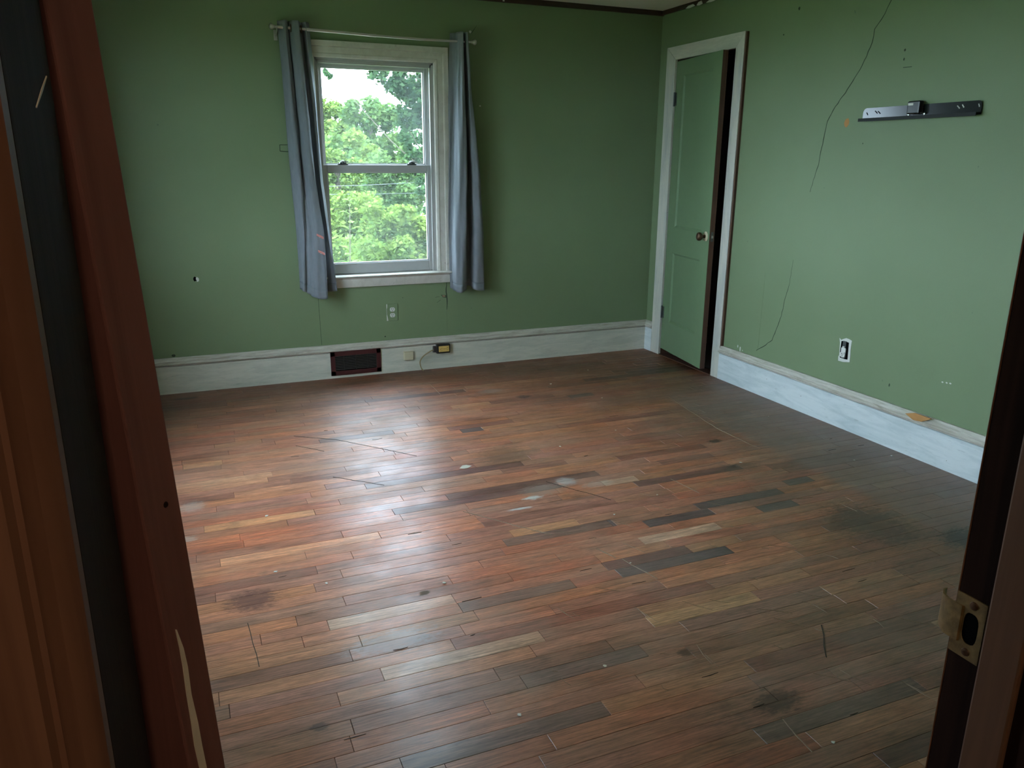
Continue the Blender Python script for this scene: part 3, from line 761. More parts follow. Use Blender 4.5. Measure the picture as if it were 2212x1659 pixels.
MB().poly([on_edge(*q) for q in L_] + [on_edge(*q) for q in R_[::-1]], dv2 * .0012).build('bare_scrape', M['bare_wood'], d2)
MB().lathe([(0, .0022), (.0006, .0018)], on_edge(358, 1090, 0.0), -dv2, 10).build('nail_hole', M['jamb'], d2)

# hall behind the camera
hl = MB()
hl.box((-4.6, -6.35, 0), (-1.2, -6.25, 2.45)); hl.box((-4.7, -6.35, 0), (-4.6, -4.655, 2.45)); hl.box((-1.2, -6.35, 0), (-1.1, -4.655, 2.45))
hl.box((-4.6, -4.655, 0), (W_L, -4.60, 2.45))
struct(hl.build('wall_hall', M['hall']), 'hallway walls outside the entry doorway', 'wall')
struct(MB().box((-4.7, -6.35, H_C), (-1.1, -4.655, 2.46)).build('ceiling_hall', M['ceiling']), 'hallway ceiling', 'ceiling')
struct(MB().box((-4.7, -6.35, -.10), (-1.1, -4.655, -.001)).build('floor_hall', M['jamb_edge']), 'hallway floor', 'floor')
lamp = empty('added_hall_lamp', (-3.15, -5.9, H_C - .14), 'unseen round hallway lamp added to light the door frame', 'lamp')  # unseen lamp added behind the camera to light the jamb and casing
MB().lathe([(0, .07), (.02, .07), (.03, .05)], (-3.15, -5.9, H_C), (0, 0, -1), 20).build('added_lamp_base', M['steel'], lamp, smooth=True)
gm, gnt, gb = new_mat('added_lamp_glow'); gb.inputs['Base Color'].default_value = (.9, .88, .8, 1)
gb.inputs['Emission Color'].default_value = (1, .80, .58, 1); gb.inputs['Emission Strength'].default_value = 19.0
MB().lathe([(.03, .05), (.045, .085), (.075, .11), (.105, .10), (.13, .06), (.14, .005)], (-3.15, -5.9, H_C), (0, 0, -1), 24).build('added_lamp_shade', gm, lamp, smooth='all')

# ------------------------------------------------------------------ curtain rod and curtains
def crom(P, n):
    """Catmull-Rom through 2-D points"""
    P = [np.array(p, float) for p in P]; P = [2 * P[0] - P[1]] + P + [2 * P[-1] - P[-2]]; out = []
    m = len(P) - 3
    for i in range(n):
        u = i / (n - 1) * m; k = min(int(u), m - 1); t = u - k
        a, b, c, d = P[k:k + 4]
        out.append(.5 * ((2 * b) + (c - a) * t + (2 * a - 5 * b + 4 * c - d) * t * t + (3 * b - a - 3 * c + d) * t ** 3))
    return out
def curtain(name, levels, label, seed):
    """levels: list of (z list per control point or scalar, [(x,y)...])"""
    r2 = random.Random(seed); NU, NV = 110, 64
    root = empty(name, (levels[-1][1][0][0], -.06, .56), label, 'curtain', 'grey curtains at the window')
    rows_ = []
    for z, pts in levels:
        zz = z if isinstance(z, (list, tuple)) else [z] * len(pts)
        rows_.append(([np.array(q) for q in crom(pts, NU)], [q[0] for q in crom([(a, 0) for a in zz], NU)]))
    ph = [r2.uniform(0, 6) for _ in range(6)]
    vs = []
    for j in range(NV):
        v = j / (NV - 1) * (len(levels) - 1); k = min(int(v), len(levels) - 2); t = v - k; t = t * t * (3 - 2 * t) * .5 + t * .5
        for i in range(NU):
            a = rows_[k][0][i] * (1 - t) + rows_[k + 1][0][i] * t; z = rows_[k][1][i] * (1 - t) + rows_[k + 1][1][i] * t
            u = i / NU
            a = a + np.array([.0022 * math.sin(9 * u * 6.28 + ph[0] + z * 7), .003 * math.sin(7 * u * 6.28 + ph[1] - z * 5) + .002 * math.sin(z * 21 + ph[2] + u * 11)])
            vs.append((a[0], min(a[1], -.012), z))
    fs = [(j * NU + i, j * NU + i + 1, (j + 1) * NU + i + 1, (j + 1) * NU + i) for j in range(NV - 1) for i in range(NU - 1)]
    b = MB(); b._add(vs, fs); o = b.build('cloth', M['fabric'], root, smooth='all')
    md = o.modifiers.new('thickness', 'SOLIDIFY'); md.thickness = .0014; md.offset = 0
    # stitched hem: a doubled band along the bottom
    hv = []; hf = []; j0 = NV - 4
    for j in range(j0, NV):
        for i in range(NU):
            x, y, z = vs[j * NU + i]; hv.append((x, y - .0016, z))
    for j in range(3):
        for i in range(NU - 1): hf.append((j * NU + i, j * NU + i + 1, (j + 1) * NU + i + 1, (j + 1) * NU + i))
    h = MB(); h._add(hv, hf); ho = h.build('hem', M['fabric'], root, smooth='all')
    md = ho.modifiers.new('thickness', 'SOLIDIFY'); md.thickness = .0014; md.offset = 0
    return root
rod_y = -.085
cl_ = curtain('curtain', [
    (2.125, [(-2.575, -.045), (-2.545, -.108), (-2.525, -.085), (-2.520, -.060), (-2.500, -.112), (-2.470, -.118), (-2.455, -.062), (-2.440, -.050), (-2.425, -.092), (-2.400, -.045)]),
    (1.700, [(-2.568, -.050), (-2.535, -.110), (-2.512, -.085), (-2.508, -.062), (-2.485, -.125), (-2.452, -.128), (-2.440, -.060), (-2.425, -.050), (-2.405, -.090), (-2.385, -.045)]),
    (1.250, [(-2.558, -.050), (-2.522, -.110), (-2.500, -.090), (-2.492, -.070), (-2.468, -.130), (-2.430, -.135), (-2.428, -.065), (-2.412, -.055), (-2.395, -.095), (-2.372, -.050)]),
    (.950, [(-2.552, -.045), (-2.520, -.110), (-2.495, -.110), (-2.470, -.118), (-2.440, -.140), (-2.402, -.140), (-2.408, -.070), (-2.392, -.050), (-2.372, -.095), (-2.355, -.055)]),
    ([.600, .592, .575, .560, .545, .548, .560, .572, .578, .582], [(-2.548, -.040), (-2.535, -.095), (-2.505, -.085), (-2.485, -.118), (-2.440, -.138), (-2.398, -.132), (-2.402, -.060), (-2.385, -.030), (-2.345, -.070), (-2.325, -.080)])],
    'grey curtain gathered over the window edge, two pink clips on it', 3)
cr_ = curtain('curtain', [
    (2.128, [(-1.545, -.030), (-1.520, -.045), (-1.512, -.095), (-1.498, -.118), (-1.484, -.108), (-1.482, -.050), (-1.472, -.045), (-1.468, -.105), (-1.456, -.112), (-1.448, -.060)]),
    (1.750, [(-1.560, -.028), (-1.528, -.040), (-1.522, -.095), (-1.502, -.120), (-1.478, -.112), (-1.472, -.045), (-1.458, -.040), (-1.450, -.105), (-1.432, -.108), (-1.422, -.055)]),
    (1.280, [(-1.568, -.028), (-1.545, -.040), (-1.540, -.100), (-1.510, -.125), (-1.472, -.118), (-1.462, -.040), (-1.436, -.035), (-1.424, -.105), (-1.385, -.110), (-1.368, -.050)]),
    (.900, [(-1.572, -.028), (-1.558, -.040), (-1.556, -.100), (-1.520, -.130), (-1.478, -.120), (-1.462, -.040), (-1.432, -.035), (-1.420, -.105), (-1.362, -.108), (-1.342, -.050)]),
    ([.552, .548, .540, .530, .545, .560, .560, .540, .532, .540], [(-1.570, -.028), (-1.560, -.045), (-1.558, -.095), (-1.528, -.125), (-1.482, -.105), (-1.462, -.040), (-1.430, -.035), (-1.418, -.095), (-1.358, -.100), (-1.338, -.050)])],
    'grey curtain hanging beside the window with a dark gap between folds', 5)
rod = empty('curtain_rod', (-2.0, rod_y, 2.08), 'thin brushed metal curtain rod with ball ends above the window', 'curtain rod')
zl, zr = 2.089, 2.076
MB().tube([(-2.592, rod_y, zl), (-2.25, rod_y, zl - .006), (-2.02, rod_y, (zl + zr) / 2 - .006)], .0085, 12).build('outer_tube', M['steel'], rod, smooth=True)
MB().tube([(-2.02, rod_y, (zl + zr) / 2 - .006), (-1.75, rod_y, zr - .003), (-1.425, rod_y, zr)], .0070, 12).build('inner_tube', M['steel'], rod, smooth=True)
for x, s, z in ((-2.592, -1, zl), (-1.425, 1, zr)):
    MB().lathe([(0, .009), (.004, .011), (.007, .008), (.012, .012), (.019, .0165), (.026, .0165), (.033, .011), (.036, .001)], (x, rod_y, z), (s, 0, 0), 16).build('finial', M['steel'], rod, smooth=True)
for x, z in ((-2.585, zl), (-1.462, zr)):
    k = MB().tube([(x, 0, z - .032), (x, -.045, z - .030), (x, rod_y, z - .020), (x, rod_y - .012, z - .002)], .0045, 8)
    k.box((x - .010, 0, z - .060), (x + .010, -.004, z - .005)); k.build('bracket', M['steel'], rod, smooth=True)
for cu, x, z in ((cl_, -2.452, zl - .004), (cl_, -2.510, zl - .002), (cr_, -1.492, zr), (cr_, -1.462, zr)):
    b = MB(); pts = [(x, rod_y + .020 * math.cos(a), z + .020 * math.sin(a)) for a in [i / 16 * 2 * math.pi for i in range(17)]]
    b.tube(pts, .0032, 6, False).build('grommet', M['bronze'], cu, smooth=True)
# pink clips on the left curtain
for i, (px, py) in enumerate(((692, 511), (695, 546))):
    c = at(px, py, -.148); cp = empty('hair_clip', c, 'small pink clip on the grey curtain, %s of the two' % ('upper' if i == 0 else 'lower'), 'clip', 'pink clips on the curtain')
    d = Vector((.020, -.002, -.011))
    for s in (.004, -.003):
        q = c + Vector((0, .0, s))
        MB().tube([q - d + Vector((0, .006, 0)), q, q + d * .9], [.0028, .0045, .0035], 8).build('arm', M['pink'], cp, smooth=True)
    MB().tube([c + Vector((-.004, .004, -.004)), c + Vector((-.004, -.005, -.004))], .0028, 8).build('spring', M['steel'], cp)

# ------------------------------------------------------------------ fittings on the back wall
def xf_back(x, z, y=0): return Matrix.Translation((x, y, z))
def socket(parent, cx, cz, y, mat, w=.033, h=.028, xf=None, horiz=False):
    b = MB(); pts = []
    for i in range(20):
        a = 2 * math.pi * i / 20; X = .0172 * math.cos(a); Z = max(-.0135, min(.0135, .0172 * math.sin(a)))
        pts.append((cx + (Z if horiz else X), y, cz + (X if horiz else Z)))
    o = b.poly(pts, (0, .004, 0)).build('socket', mat, parent, xf=xf)
    sl = MB()
    for q in (-.0055, .0055):
        if horiz: sl.box((cx + .000, y - .0004, cz + q - .001), (cx + .008, y + .001, cz + q + .001))
        else: sl.box((cx + q - .0012, y - .0004, cz + .0), (cx + q + .0012, y + .001, cz + .0085))
    sl.lathe([(0, .0024), (.001, .0024)], (cx - (.0065 if horiz else 0), y - .0004, cz - (0 if horiz else .0065)), (0, 1, 0), 8)
    sl.build('slot', M['black'], o, xf=xf)
    return o
wo = empty('wall_outlet', (-1.964, 0, .350), 'green-painted wall outlet with two white sockets under the window', 'outlet')
MB().box((-2.001, -.005, .350), (-1.926, 0, .464)).build('cover_plate', M['wall'], wo, bevel=.002)
for z in (.426, .388): socket(wo, -1.963, z, -.0072, M['plastic_white'])
MB().lathe([(0, .0035), (.001, .003)], (-1.963, -.005, .407), (0, -1, 0), 10).build('screw', M['chip_brown'], wo)
MB().poly([(-2.0015, -.0052, .463), (-1.996, -.0052, .463), (-1.997, -.0052, .440), (-2.0005, -.0052, .432), (-2.0005, -.0052, .395), (-1.996, -.0052, .380), (-1.992, -.0052, .353), (-2.0015, -.0052, .351)], (0, .004, 0)).build('chipped_edge', M['plaster'], wo)
# heating register set in the baseboard
ve = empty('floor_register', (-2.222, -.024, .018), 'maroon metal heating register set into the baseboard', 'vent')
v0, v1, w0, w1 = -2.387, -2.057, .018, .177; yv = -T - .004
fr = MB()
for a, b_ in (((v0, w0), (v0 + .030, w1)), ((v1 - .030, w0), (v1, w1)), ((v0, w0), (v1, w0 + .030)), ((v0, w1 - .030), (v1, w1))):
    fr.box((a[0], -T + .001, a[1]), (b_[0], yv - .003, b_[1]))
fr.build('frame', M['maroon'], ve, bevel=.0015)
MB().box((v0 + .03, -T + .001, w0 + .03), (v1 - .03, -T - .0005, w1 - .03)).build('backing', M['black'], ve)
sl0 = None
for i in range(9):
    z = w0 + .036 + i * .0108
    s = MB().poly([(v0 + .030, -T - .001, z + .006), (v0 + .030, -T - .006, z), (v0 + .030, -T - .0068, z + .0012), (v0 + .030, -T - .0018, z + .0072)], (v1 - v0 - .06, 0, 0)).build('slat', M['vent_dark'], ve)
for x in (-2.222, -2.30, -2.145): MB().box((x - .002, -T - .001, w0 + .03), (x + .002, -T - .0072, w1 - .03)).build('mullion', M['vent_dark'], ve)
# telephone jack
pj = empty('phone_jack', (-1.870, -.035, .082), 'small square cream phone jack box on the baseboard', 'phone jack')
MB().box((-1.901, -T, .082), (-1.840, -T - .020, .138)).build('box_cover', M['cream'], pj, bevel=.003)
MB().box((-1.903, -T, .080), (-1.838, -T - .004, .140)).build('base_plate', M['cream'], pj)
MB().box((-1.878, -T - .01, .0815), (-1.862, -T - .016, .0835)).build('port', M['black'], pj)
# surface-mounted outlet with cord
so = empty('surface_outlet', (-1.628, -.04, .110), 'black surface outlet with two yellow sockets on the baseboard', 'outlet')
MB().box((-1.678, -T, .109), (-1.580, -T - .028, .173)).build('housing', M['black_plastic'], so, bevel=.006)
MB().box((-1.664, -T - .028, .121), (-1.590, -T - .031, .161)).build('face', M['ivory'], so, bevel=.003)
for x in (-1.646, -1.608): socket(so, x, .141, -T - .033, M['ivory'], horiz=True)
MB().box((-1.700, -T, .118), (-1.676, -T - .020, .162)).build('cord_clamp', M['hinge'], so, bevel=.004)
MB().lathe([(0, .003), (.002, .0025)], (-1.627, -T - .031, .141), (0, -1, 0), 8).build('screw', M['bronze'], so)
pts = crom([(0, 0), (1, 1)], 2)
C3 = [(-1.690, -.036, .140), (-1.725, -.042, .128), (-1.770, -.050, .104), (-1.797, -.056, .072), (-1.796, -.058, .040), (-1.786, -.058, .014), (-1.776, -.060, .0045)]
ax = crom([(p[0], p[1]) for p in C3], 30); az = crom([(p[2], 0) for p in C3], 30)
MB().tube([(a[0], a[1], z[0]) for a, z in zip(ax, az)], .0042, 8).build('cord', M['cord'], so, smooth=True)

# wall scars on the back wall
YB = -.0006
def scar(name, pts, mat, parent, t=(0, .002, 0)): return MB().poly(pts, t).build(name, M[mat], parent)
hp = at(421, 603, 0)
scar('hole', [(hp.x + .014 * math.cos(a) * rnd.uniform(.6, 1.1), -.001, hp.z + .018 * math.sin(a) * rnd.uniform(.6, 1.1)) for a in [i / 9 * 6.283 for i in range(9)]], 'black', wall_back)
scar('chip', [(hp.x + .014 + .009 * math.cos(a) * rnd.uniform(.6, 1.1), -.0012, hp.z - .003 + .016 * math.sin(a) * rnd.uniform(.6, 1.1)) for a in [i / 9 * 6.283 for i in range(9)]], 'plaster', wall_back)
ribbon('crack', jag([(-1.585, 0, .585), (-1.588, 0, .520), (-1.584, 0, .470), (-1.583, 0, .430), (-1.586, 0, .400)], .02, .002, (0, 2)), [.002, .004, .006, .008, .010, .008, .007, .006, .005, .004, .003, .0025, .002][:len(jag([(0, 0, 0)], 1, 0, ())) + 0] or .005, (0, -1, 0), M['crack'], wall_back, .001) if False else None
cpts = jag([(-1.585, 0, .585), (-1.588, 0, .520), (-1.584, 0, .470), (-1.583, 0, .430), (-1.586, 0, .395)], .02, .002, (0, 2))
ribbon('crack', cpts, [.002 + .006 * math.sin(math.pi * (i + .5) / len(cpts)) for i in range(len(cpts))], (0, -1, 0), M['crack'], wall_back, .001)
spts = [(-1.586, 0, .40), (-1.587, 0, .222)]
ribbon('seam', spts, .004, (0, -1, 0), M['wall'], wall_back, .0022, .002)
scar('torn_plaster', [(-1.626, -.0012, .503), (-1.590, -.0012, .499), (-1.586, -.0012, .478), (-1.592, -.0012, .482), (-1.612, -.0012, .485), (-1.618, -.0012, .494)], 'crack', wall_back)
scar('torn_plaster', [(-1.618, -.0022, .500), (-1.597, -.0022, .498), (-1.594, -.0022, .488), (-1.612, -.0022, .488)], 'chip_brown', wall_back)
for a, b_ in (((-1.665, .487), (-1.635, .491)), ((-1.655, .452), (-1.628, .468))):
    ribbon('crack', jag([(a[0], 0, a[1]), (b_[0], 0, b_[1])], .01, .001, (2,)), .002, (0, -1, 0), M['crack'], wall_back, .0008)
hk = at(604, 313, 0); hk2 = at(640, 327, 0)
for p, q, w in (((hk.x, hk.z), (hk2.x, hk.z), .004), ((hk.x, hk.z), (hk.x, hk2.z), .004), ((hk.x, hk2.z), (hk2.x, hk2.z - .004), .005)):
    ribbon('scar', jag([(p[0], 0, p[1]), (q[0], 0, q[1])], .02, .001, (0, 2)), w, (0, -1, 0), M['crack'], wall_back, .0008)
sx = at(688, 655, 0).x
ribbon('seam', [(sx, 0, .53), (sx + .004, 0, .225)], .0022, (0, -1, 0), M['crack'], wall_back, .0006)
pk = at(1037, 228, 0)
for px, py, r_, m in ((1037, 229, .006, 'plaster'), (832, 727, .006, 'crack'), (870, 643, .003, 'crack'), (1016, 69, .010, 'plaster'), (375, 768, .012, 'crack')):
    c = at(px, py, 0); scar('chip', [(c.x + r_ * math.cos(a) * rnd.uniform(.7, 1.1), -.001, c.z + r_ * .8 * math.sin(a) * rnd.uniform(.7, 1.1)) for a in [i / 8 * 6.283 for i in range(8)]], m, wall_back)
a, b_ = at(1018, 72, 0), at(1030, 55, 0)
ribbon('scar', [a, b_], [.004, .001], (0, -1, 0), M['crack'], wall_back, .001)

# ------------------------------------------------------------------ right wall: cracks, scars, outlet, mounting rail
CR = [(1930, -8), (1912, 30), (1890, 62), (1885, 90), (1872, 122), (1858, 150), (1826, 200), (1800, 238), (1787, 262), (1781, 292), (1775, 320), (1768, 355), (1757, 390), (1750, 415)]
pts = jag([on_right(*q) for q in CR], .02, .0022, (1, 2))
ribbon('crack', pts, [.0042 * rnd.uniform(.7, 1.2) * (1 if i < len(pts) * .85 else .6) for i in range(len(pts))], (-1, 0, 0), M['crack'], wall_right, .0010)
CR = [(1714, 562), (1706, 610), (1695, 650), (1688, 682), (1677, 712), (1668, 735), (1650, 748), (1634, 757)]
pts = jag([on_right(*q) for q in CR], .02, .002, (1, 2))
ribbon('crack', pts, [(.0012 + .0030 * min(1, i / len(pts) * 1.6)) * rnd.uniform(.7, 1.2) for i in range(len(pts))], (-1, 0, 0), M['crack'], wall_right, .0010)
pts = [on_right(*q) for q in ((1653, 590), (1648, 640), (1642, 700), (1637, 752))]
ribbon('seam', pts, [.003, .006, .007, .004], (-1, 0, 0), M['wall'], wall_right, .0009, .0012)
def wscar(px, py, ry_, rz_, m, n=9):
    c = on_right(px, py); scar('chip', [(-.0010, c.y + ry_ * math.cos(a) * rnd.uniform(.7, 1.1), c.z + rz_ * math.sin(a) * rnd.uniform(.7, 1.1)) for a in [i / n * 6.283 for i in range(n)]], m, wall_right, (.002, 0, 0))
wscar(1829, 265, .017, .023, 'orange'); wscar(1727, 18, .008, .010, 'crack'); wscar(1693, 75, .006, .005, 'crack'); wscar(1955, 108, .005, .007, 'crack')
wscar(1953, 128, .004, .007, 'crack'); wscar(1594, 748, .005, .012, 'plaster'); wscar(1599, 754, .006, .020, 'plaster'); wscar(1604, 757, .003, .004, 'plaster')
for px in (2036, 2045, 2053): wscar(px, 827 + (px - 2045) * .15, .006, .004, 'plaster', 6)
wscar(1921, 832, .004, .009, 'crack'); wscar(1864, 310, .003, .004, 'crack')
a, b_ = on_right(1951, 146), on_right(1970, 144); ribbon('scar', [a, b_], .003, (-1, 0, 0), M['crack'], wall_right, .0008)

uo = empty('uncovered_outlet', (0, -1.95, .354), 'uncovered outlet in a ragged white plaster patch', 'outlet')
pl = [(-1.905, .474), (-1.918, .466), (-1.930, .474), (-1.950, .483), (-1.972, .482), (-1.990, .477), (-1.989, .430), (-1.992, .400), (-1.994, .362), (-1.975, .358), (-1.950, .353), (-1.914, .352), (-1.912, .372), (-1.917, .385), (-1.914, .42), (-1.912, .45)]
MB().poly([(-.002, y, z) for y, z in pl], (.0035, 0, 0)).build('plaster_patch', M['plaster'], uo)
MB().poly([(-.0032, y, z) for y, z in ((-1.922, .462), (-1.945, .466), (-1.973, .463), (-1.975, .41), (-1.977, .372), (-1.955, .370), (-1.924, .372), (-1.921, .40))], (.003, 0, 0)).build('box_opening', M['black'], uo)
xr = Matrix.Translation((-.006, -1.948, .402)) @ Matrix.Rotation(R(-90), 4, 'Z')
ys = MB().box((-.011, -.001, -.030), (.011, .003, .064)); ys.build('yoke', M['hinge'], uo, xf=xr)
MB().box((-.016, -.004, -.022), (.016, .002, .028)).build('receptacle', M['plastic_white'], uo, bevel=.003, xf=xr)
socket(uo, 0, -.008, -.0075, M['plastic_white'], xf=xr)
MB().box((-.008, -.005, .030), (.006, .001, .036)).build('terminal', M['plastic_white'], uo, xf=xr)

# steel mounting rail
rl = empty('wall_mount_rail', (-.015, -2.206, 1.580), 'long black steel wall-mount rail screwed to the green wall', 'mounting rail')
y0, y1, z0, z1 = -1.885, -2.528, 1.577, 1.634
prf = [(y0, z0), (y1, z0)]
for i in range(7):
    a = i / 6 * math.pi / 2; prf.append((y1 + .018 - .018 * math.cos(a), z1 - .018 + .018 * math.sin(a)))
for i in range(7):
    a = math.pi / 2 - i / 6 * math.pi / 2; prf.append((y0 - .022 + .022 * math.cos(a), z1 - .022 + .022 * math.sin(a)))
MB().poly([(-.010, y, z) for y, z in prf], (.003, 0, 0)).build('back_plate', M['dark_metal'], rl)
MB().poly([(-.0085, y0, z0), (-.0085, y1, z0), (-.034, y1 + .004, z0 - .004), (-.034, y0 + .004, z0 - .004)], (0, 0, .0025)).build('flange', M['black_plastic'], rl)
MB().box((-.0345, y0 + .004, z0 - .006), (-.0325, y1 + .004, z0 + .009)).build('front_lip', M['matt_black'], rl)
for y in (y0 - .03, y1 + .03, -2.2): MB().box((-.007, y - .012, 1.590), (0.0, y + .012, 1.622)).build('spacer', M['dark_metal'], rl)
for (ya_, za_, l_, m) in ((-1.957, 1.612, .020, 'black'), (-1.975, 1.610, .020, 'black'), (-1.905, 1.607, .014, 'black'), (-2.408, 1.611, .018, 'plaster'), (-2.432, 1.614, .014, 'plaster'), (-2.510, 1.613, .010, 'plaster')):
    MB().poly([(-.0106, ya_, za_ + .006), (-.0106, ya_ - .004, za_ + .008), (-.0106, ya_ - l_, za_ - .004), (-.0106, ya_ - l_ + .004, za_ - .007)], (.0012, 0, 0)).build('slot', M[m], rl)
lv = MB().box((-.040, -2.170, 1.592), (-.010, -2.238, 1.650)).build('level_block', M['black_plastic'], rl, bevel=.006)
MB().box((-.0405, -2.176, 1.630), (-.0395, -2.204, 1.640)).build('level_vial', M['plaster'], lv)
for y in (-2.158, -2.245): MB().lathe([(0, .008), (.004, .007), (.006, .003)], (-.010, y, 1.592), (-1, 0, 0), 12).build('bolt', M['steel'], rl, smooth=True)

# ------------------------------------------------------------------ litter on the floor
sp_ = on_floor(1005, 1010)
tag(MB().poly([(sp_.x - .030, sp_.y - .004, .0012), (sp_.x - .006, sp_.y + .024, .0016), (sp_.x + .012, sp_.y + .020, .003), (sp_.x + .034, sp_.y + .004, .0018), (sp_.x + .008, sp_.y - .012, .0012), (sp_.x - .010, sp_.y - .014, .0014)], (0, 0, .0007)).build('paper_scrap', M['paper']),
    'torn cream paper scrap lying on the wooden floor', 'paper scrap')
LIT = [(1306, 1440), (1327, 1112), (1122, 1545), (1660, 900), (1190, 830), (1300, 860), (960, 1260), (1925, 985), (595, 1236), (1420, 1070), (1362, 1217), (1800, 1605), (1845, 995), (705, 1261), (575, 1115), (1270, 800), (1600, 1000), (1210, 965), (1330, 930)]
for i, (px, py) in enumerate(LIT):
    c = on_floor(px, py); r_ = rnd.uniform(.004, .008)
    tag(MB().poly([(c.x + r_ * math.cos(a) * rnd.uniform(.5, 1.2), c.y + r_ * math.sin(a) * rnd.uniform(.5, 1.2), .0008 + rnd.uniform(0, .002)) for a in [k / 6 * 6.283 for k in range(6)]], (0, 0, .0012)).build('paint_flake', M['plaster' if i % 3 else 'paper']),
        'tiny pale paint flake lying on the wooden floor', 'paint flake', 'paint flakes scattered on the floor')

# ------------------------------------------------------------------ outdoors
GZ = -3.0
lawn = struct(MB().box((-60, .16, GZ - .2), (60, 70, GZ)).build('ground', M['lawn']), 'grass below the trees outside the window', 'ground')
struct(MB().box((-60, -40, GZ - .2), (60, .16, GZ)).build('ground', M['lawn']), 'grass around the house', 'ground')
struct(MB().box((W_L - WT - .02, Y_F, GZ), (.2, .14, -.10)).build('foundation_wall', M['siding']), 'lower storey of the house', 'wall')

def leaf_cloud(blobs, n, size, seed, shell=.55, droop=0.0):
    """blobs: (centre, radii, weight); each leaf is a folded 4-point blade"""
    g = np.random.default_rng(seed); w = np.array([b[2] for b in blobs], float); w /= w.sum()
    idx = g.choice(len(blobs), n, p=w); C_ = np.array([tuple(b[0]) for b in blobs])[idx]; Rr = np.array([b[1] for b in blobs])[idx]
    d = g.normal(size=(n, 3)); d /= np.linalg.norm(d, axis=1)[:, None]
    rad = (shell + (1 - shell) * g.random(n)) * (1 + .12 * g.normal(size=n))
    P_ = C_ + d * Rr * rad[:, None]
    ax = g.normal(size=(n, 3)); ax[:, 2] = ax[:, 2] * .5 - droop; ax /= np.linalg.norm(ax, axis=1)[:, None]
    up = g.normal(size=(n, 3)) + np.array([0, -.3, 1.0]); sd_ = np.cross(ax, up); sd_ /= np.linalg.norm(sd_, axis=1)[:, None]
    nn = np.cross(sd_, ax); L = size * g.uniform(.6, 1.3, n)[:, None]
    v = np.stack([P_ - ax * L * .5, P_ + sd_ * L * .30 + nn * L * .06, P_ + ax * L * .5, P_ - sd_ * L * .30 + nn * L * .06], 1).reshape(-1, 3)
    f = np.arange(n * 4).reshape(-1, 4)
    tri = np.concatenate([f[:, [0, 1, 2]], f[:, [0, 2, 3]]]); return v, tri
def cloud_obj(name, v, tri, mat, parent):
    o_ = np.array(parent.location); me = bpy.data.meshes.new(name)
    me.vertices.add(len(v)); me.vertices.foreach_set('co', (v - o_).astype(np.float32).ravel())
    me.loops.add(len(tri) * 3); me.loops.foreach_set('vertex_index', tri.astype(np.int32).ravel())
    me.polygons.add(len(tri)); me.polygons.foreach_set('loop_start', np.arange(0, len(tri) * 3, 3, dtype=np.int32))
    me.update(); me.validate(); me.materials.append(mat)
    o = bpy.data.objects.new(name, me); COL.objects.link(o); o.parent = parent; o['kind'] = 'stuff'; return o
def tree(name, base, trunk_top, rad, blobs, n, size, mat, seed, label, shell=.5, cat='tree', group=None, droop=0.0, trunk_r=.16, bs=1.0):
    r2 = random.Random(seed); root = empty(name, base, label, cat, group)
    b = MB(); top = Vector(trunk_top); base = Vector(base); m = base.lerp(top, .5) + Vector((r2.uniform(-.2, .2), 0, 0))
    b.tube([base, m, top], [trunk_r, trunk_r * .75, trunk_r * .4], 8)
    for c, rr, w in blobs:
        q = base.lerp(top, r2.uniform(.55, .95)); c = Vector(c)
        b.tube([q, q.lerp(c, .6) + Vector((0, 0, -.1)), c], [trunk_r * .4 * bs, trunk_r * .25 * bs, trunk_r * .08 * bs], 6)
    b.build('trunk', M['bark'], root, smooth=True)
    # break every blob into clumps so that gaps open between them
    sub = []
    for c, rr, w in blobs:
        k = max(5, int(7 * w))
        for _ in range(k):
            d = Vector((r2.gauss(0, 1), r2.gauss(0, 1), r2.gauss(0, 1))).normalized() * r2.uniform(.35, 1.0)
            s = r2.uniform(.22, .42); sub.append((Vector(c) + Vector((d.x * rr[0], d.y * rr[1], d.z * rr[2])), tuple(q * s for q in rr), w / k))
    v, t = leaf_cloud(sub, n, size, seed, shell, droop); cloud_obj('foliage', v, t, mat, root)
    return root
def blob(px, py, Y, r_, w=1): c = at(px, py, Y); return (c, (r_, r_ * .9, r_ * .85), w)
def base_at(px, Y): c = at(px, 344, Y); return (c.x, Y, GZ)
TG = 'trees beyond the window'
tree('tree', base_at(800, 20), at(800, 270, 20), 0, [blob(800, 262, 20, .85, 1.2), blob(775, 320, 20, 1.2, 1.6), blob(835, 315, 20, 1.2, 1.6), blob(860, 350, 20, 1.2, 1.4), blob(750, 370, 20, 1.3, 1.4), blob(810, 380, 20, 1.4, 1.6)], 16000, .17, M['leaf_b'], 1,
     'round-topped leafy tree standing against the sky', group=TG)
tree('tree', base_at(705, 24), at(708, 250, 24), 0, [blob(712, 238, 24, .75, 1), blob(725, 275, 24, .8, 1), blob(700, 290, 24, 1.0, 1), blob(690, 330, 24, 1.4, 1.4), blob(740, 330, 24, 1.1, 1)], 7000, .17, M['leaf_a'], 2,
     'thin pale tree with sky between its branches', group=TG)
tree('tree', base_at(730, 14.6), at(730, 370, 14.6), 0, [blob(720, 350, 14.6, .9, 1.2), blob(760, 390, 14.6, 1.0, 1.3), blob(715, 430, 14.6, 1.1, 1.3), blob(780, 440, 14.6, 1.0, 1.2), blob(740, 480, 14.6, 1.2, 1.2)], 15000, .11, M['leaf_a'], 3,
     'yellow-green shrubby tree crossed by the power cables', group=TG)
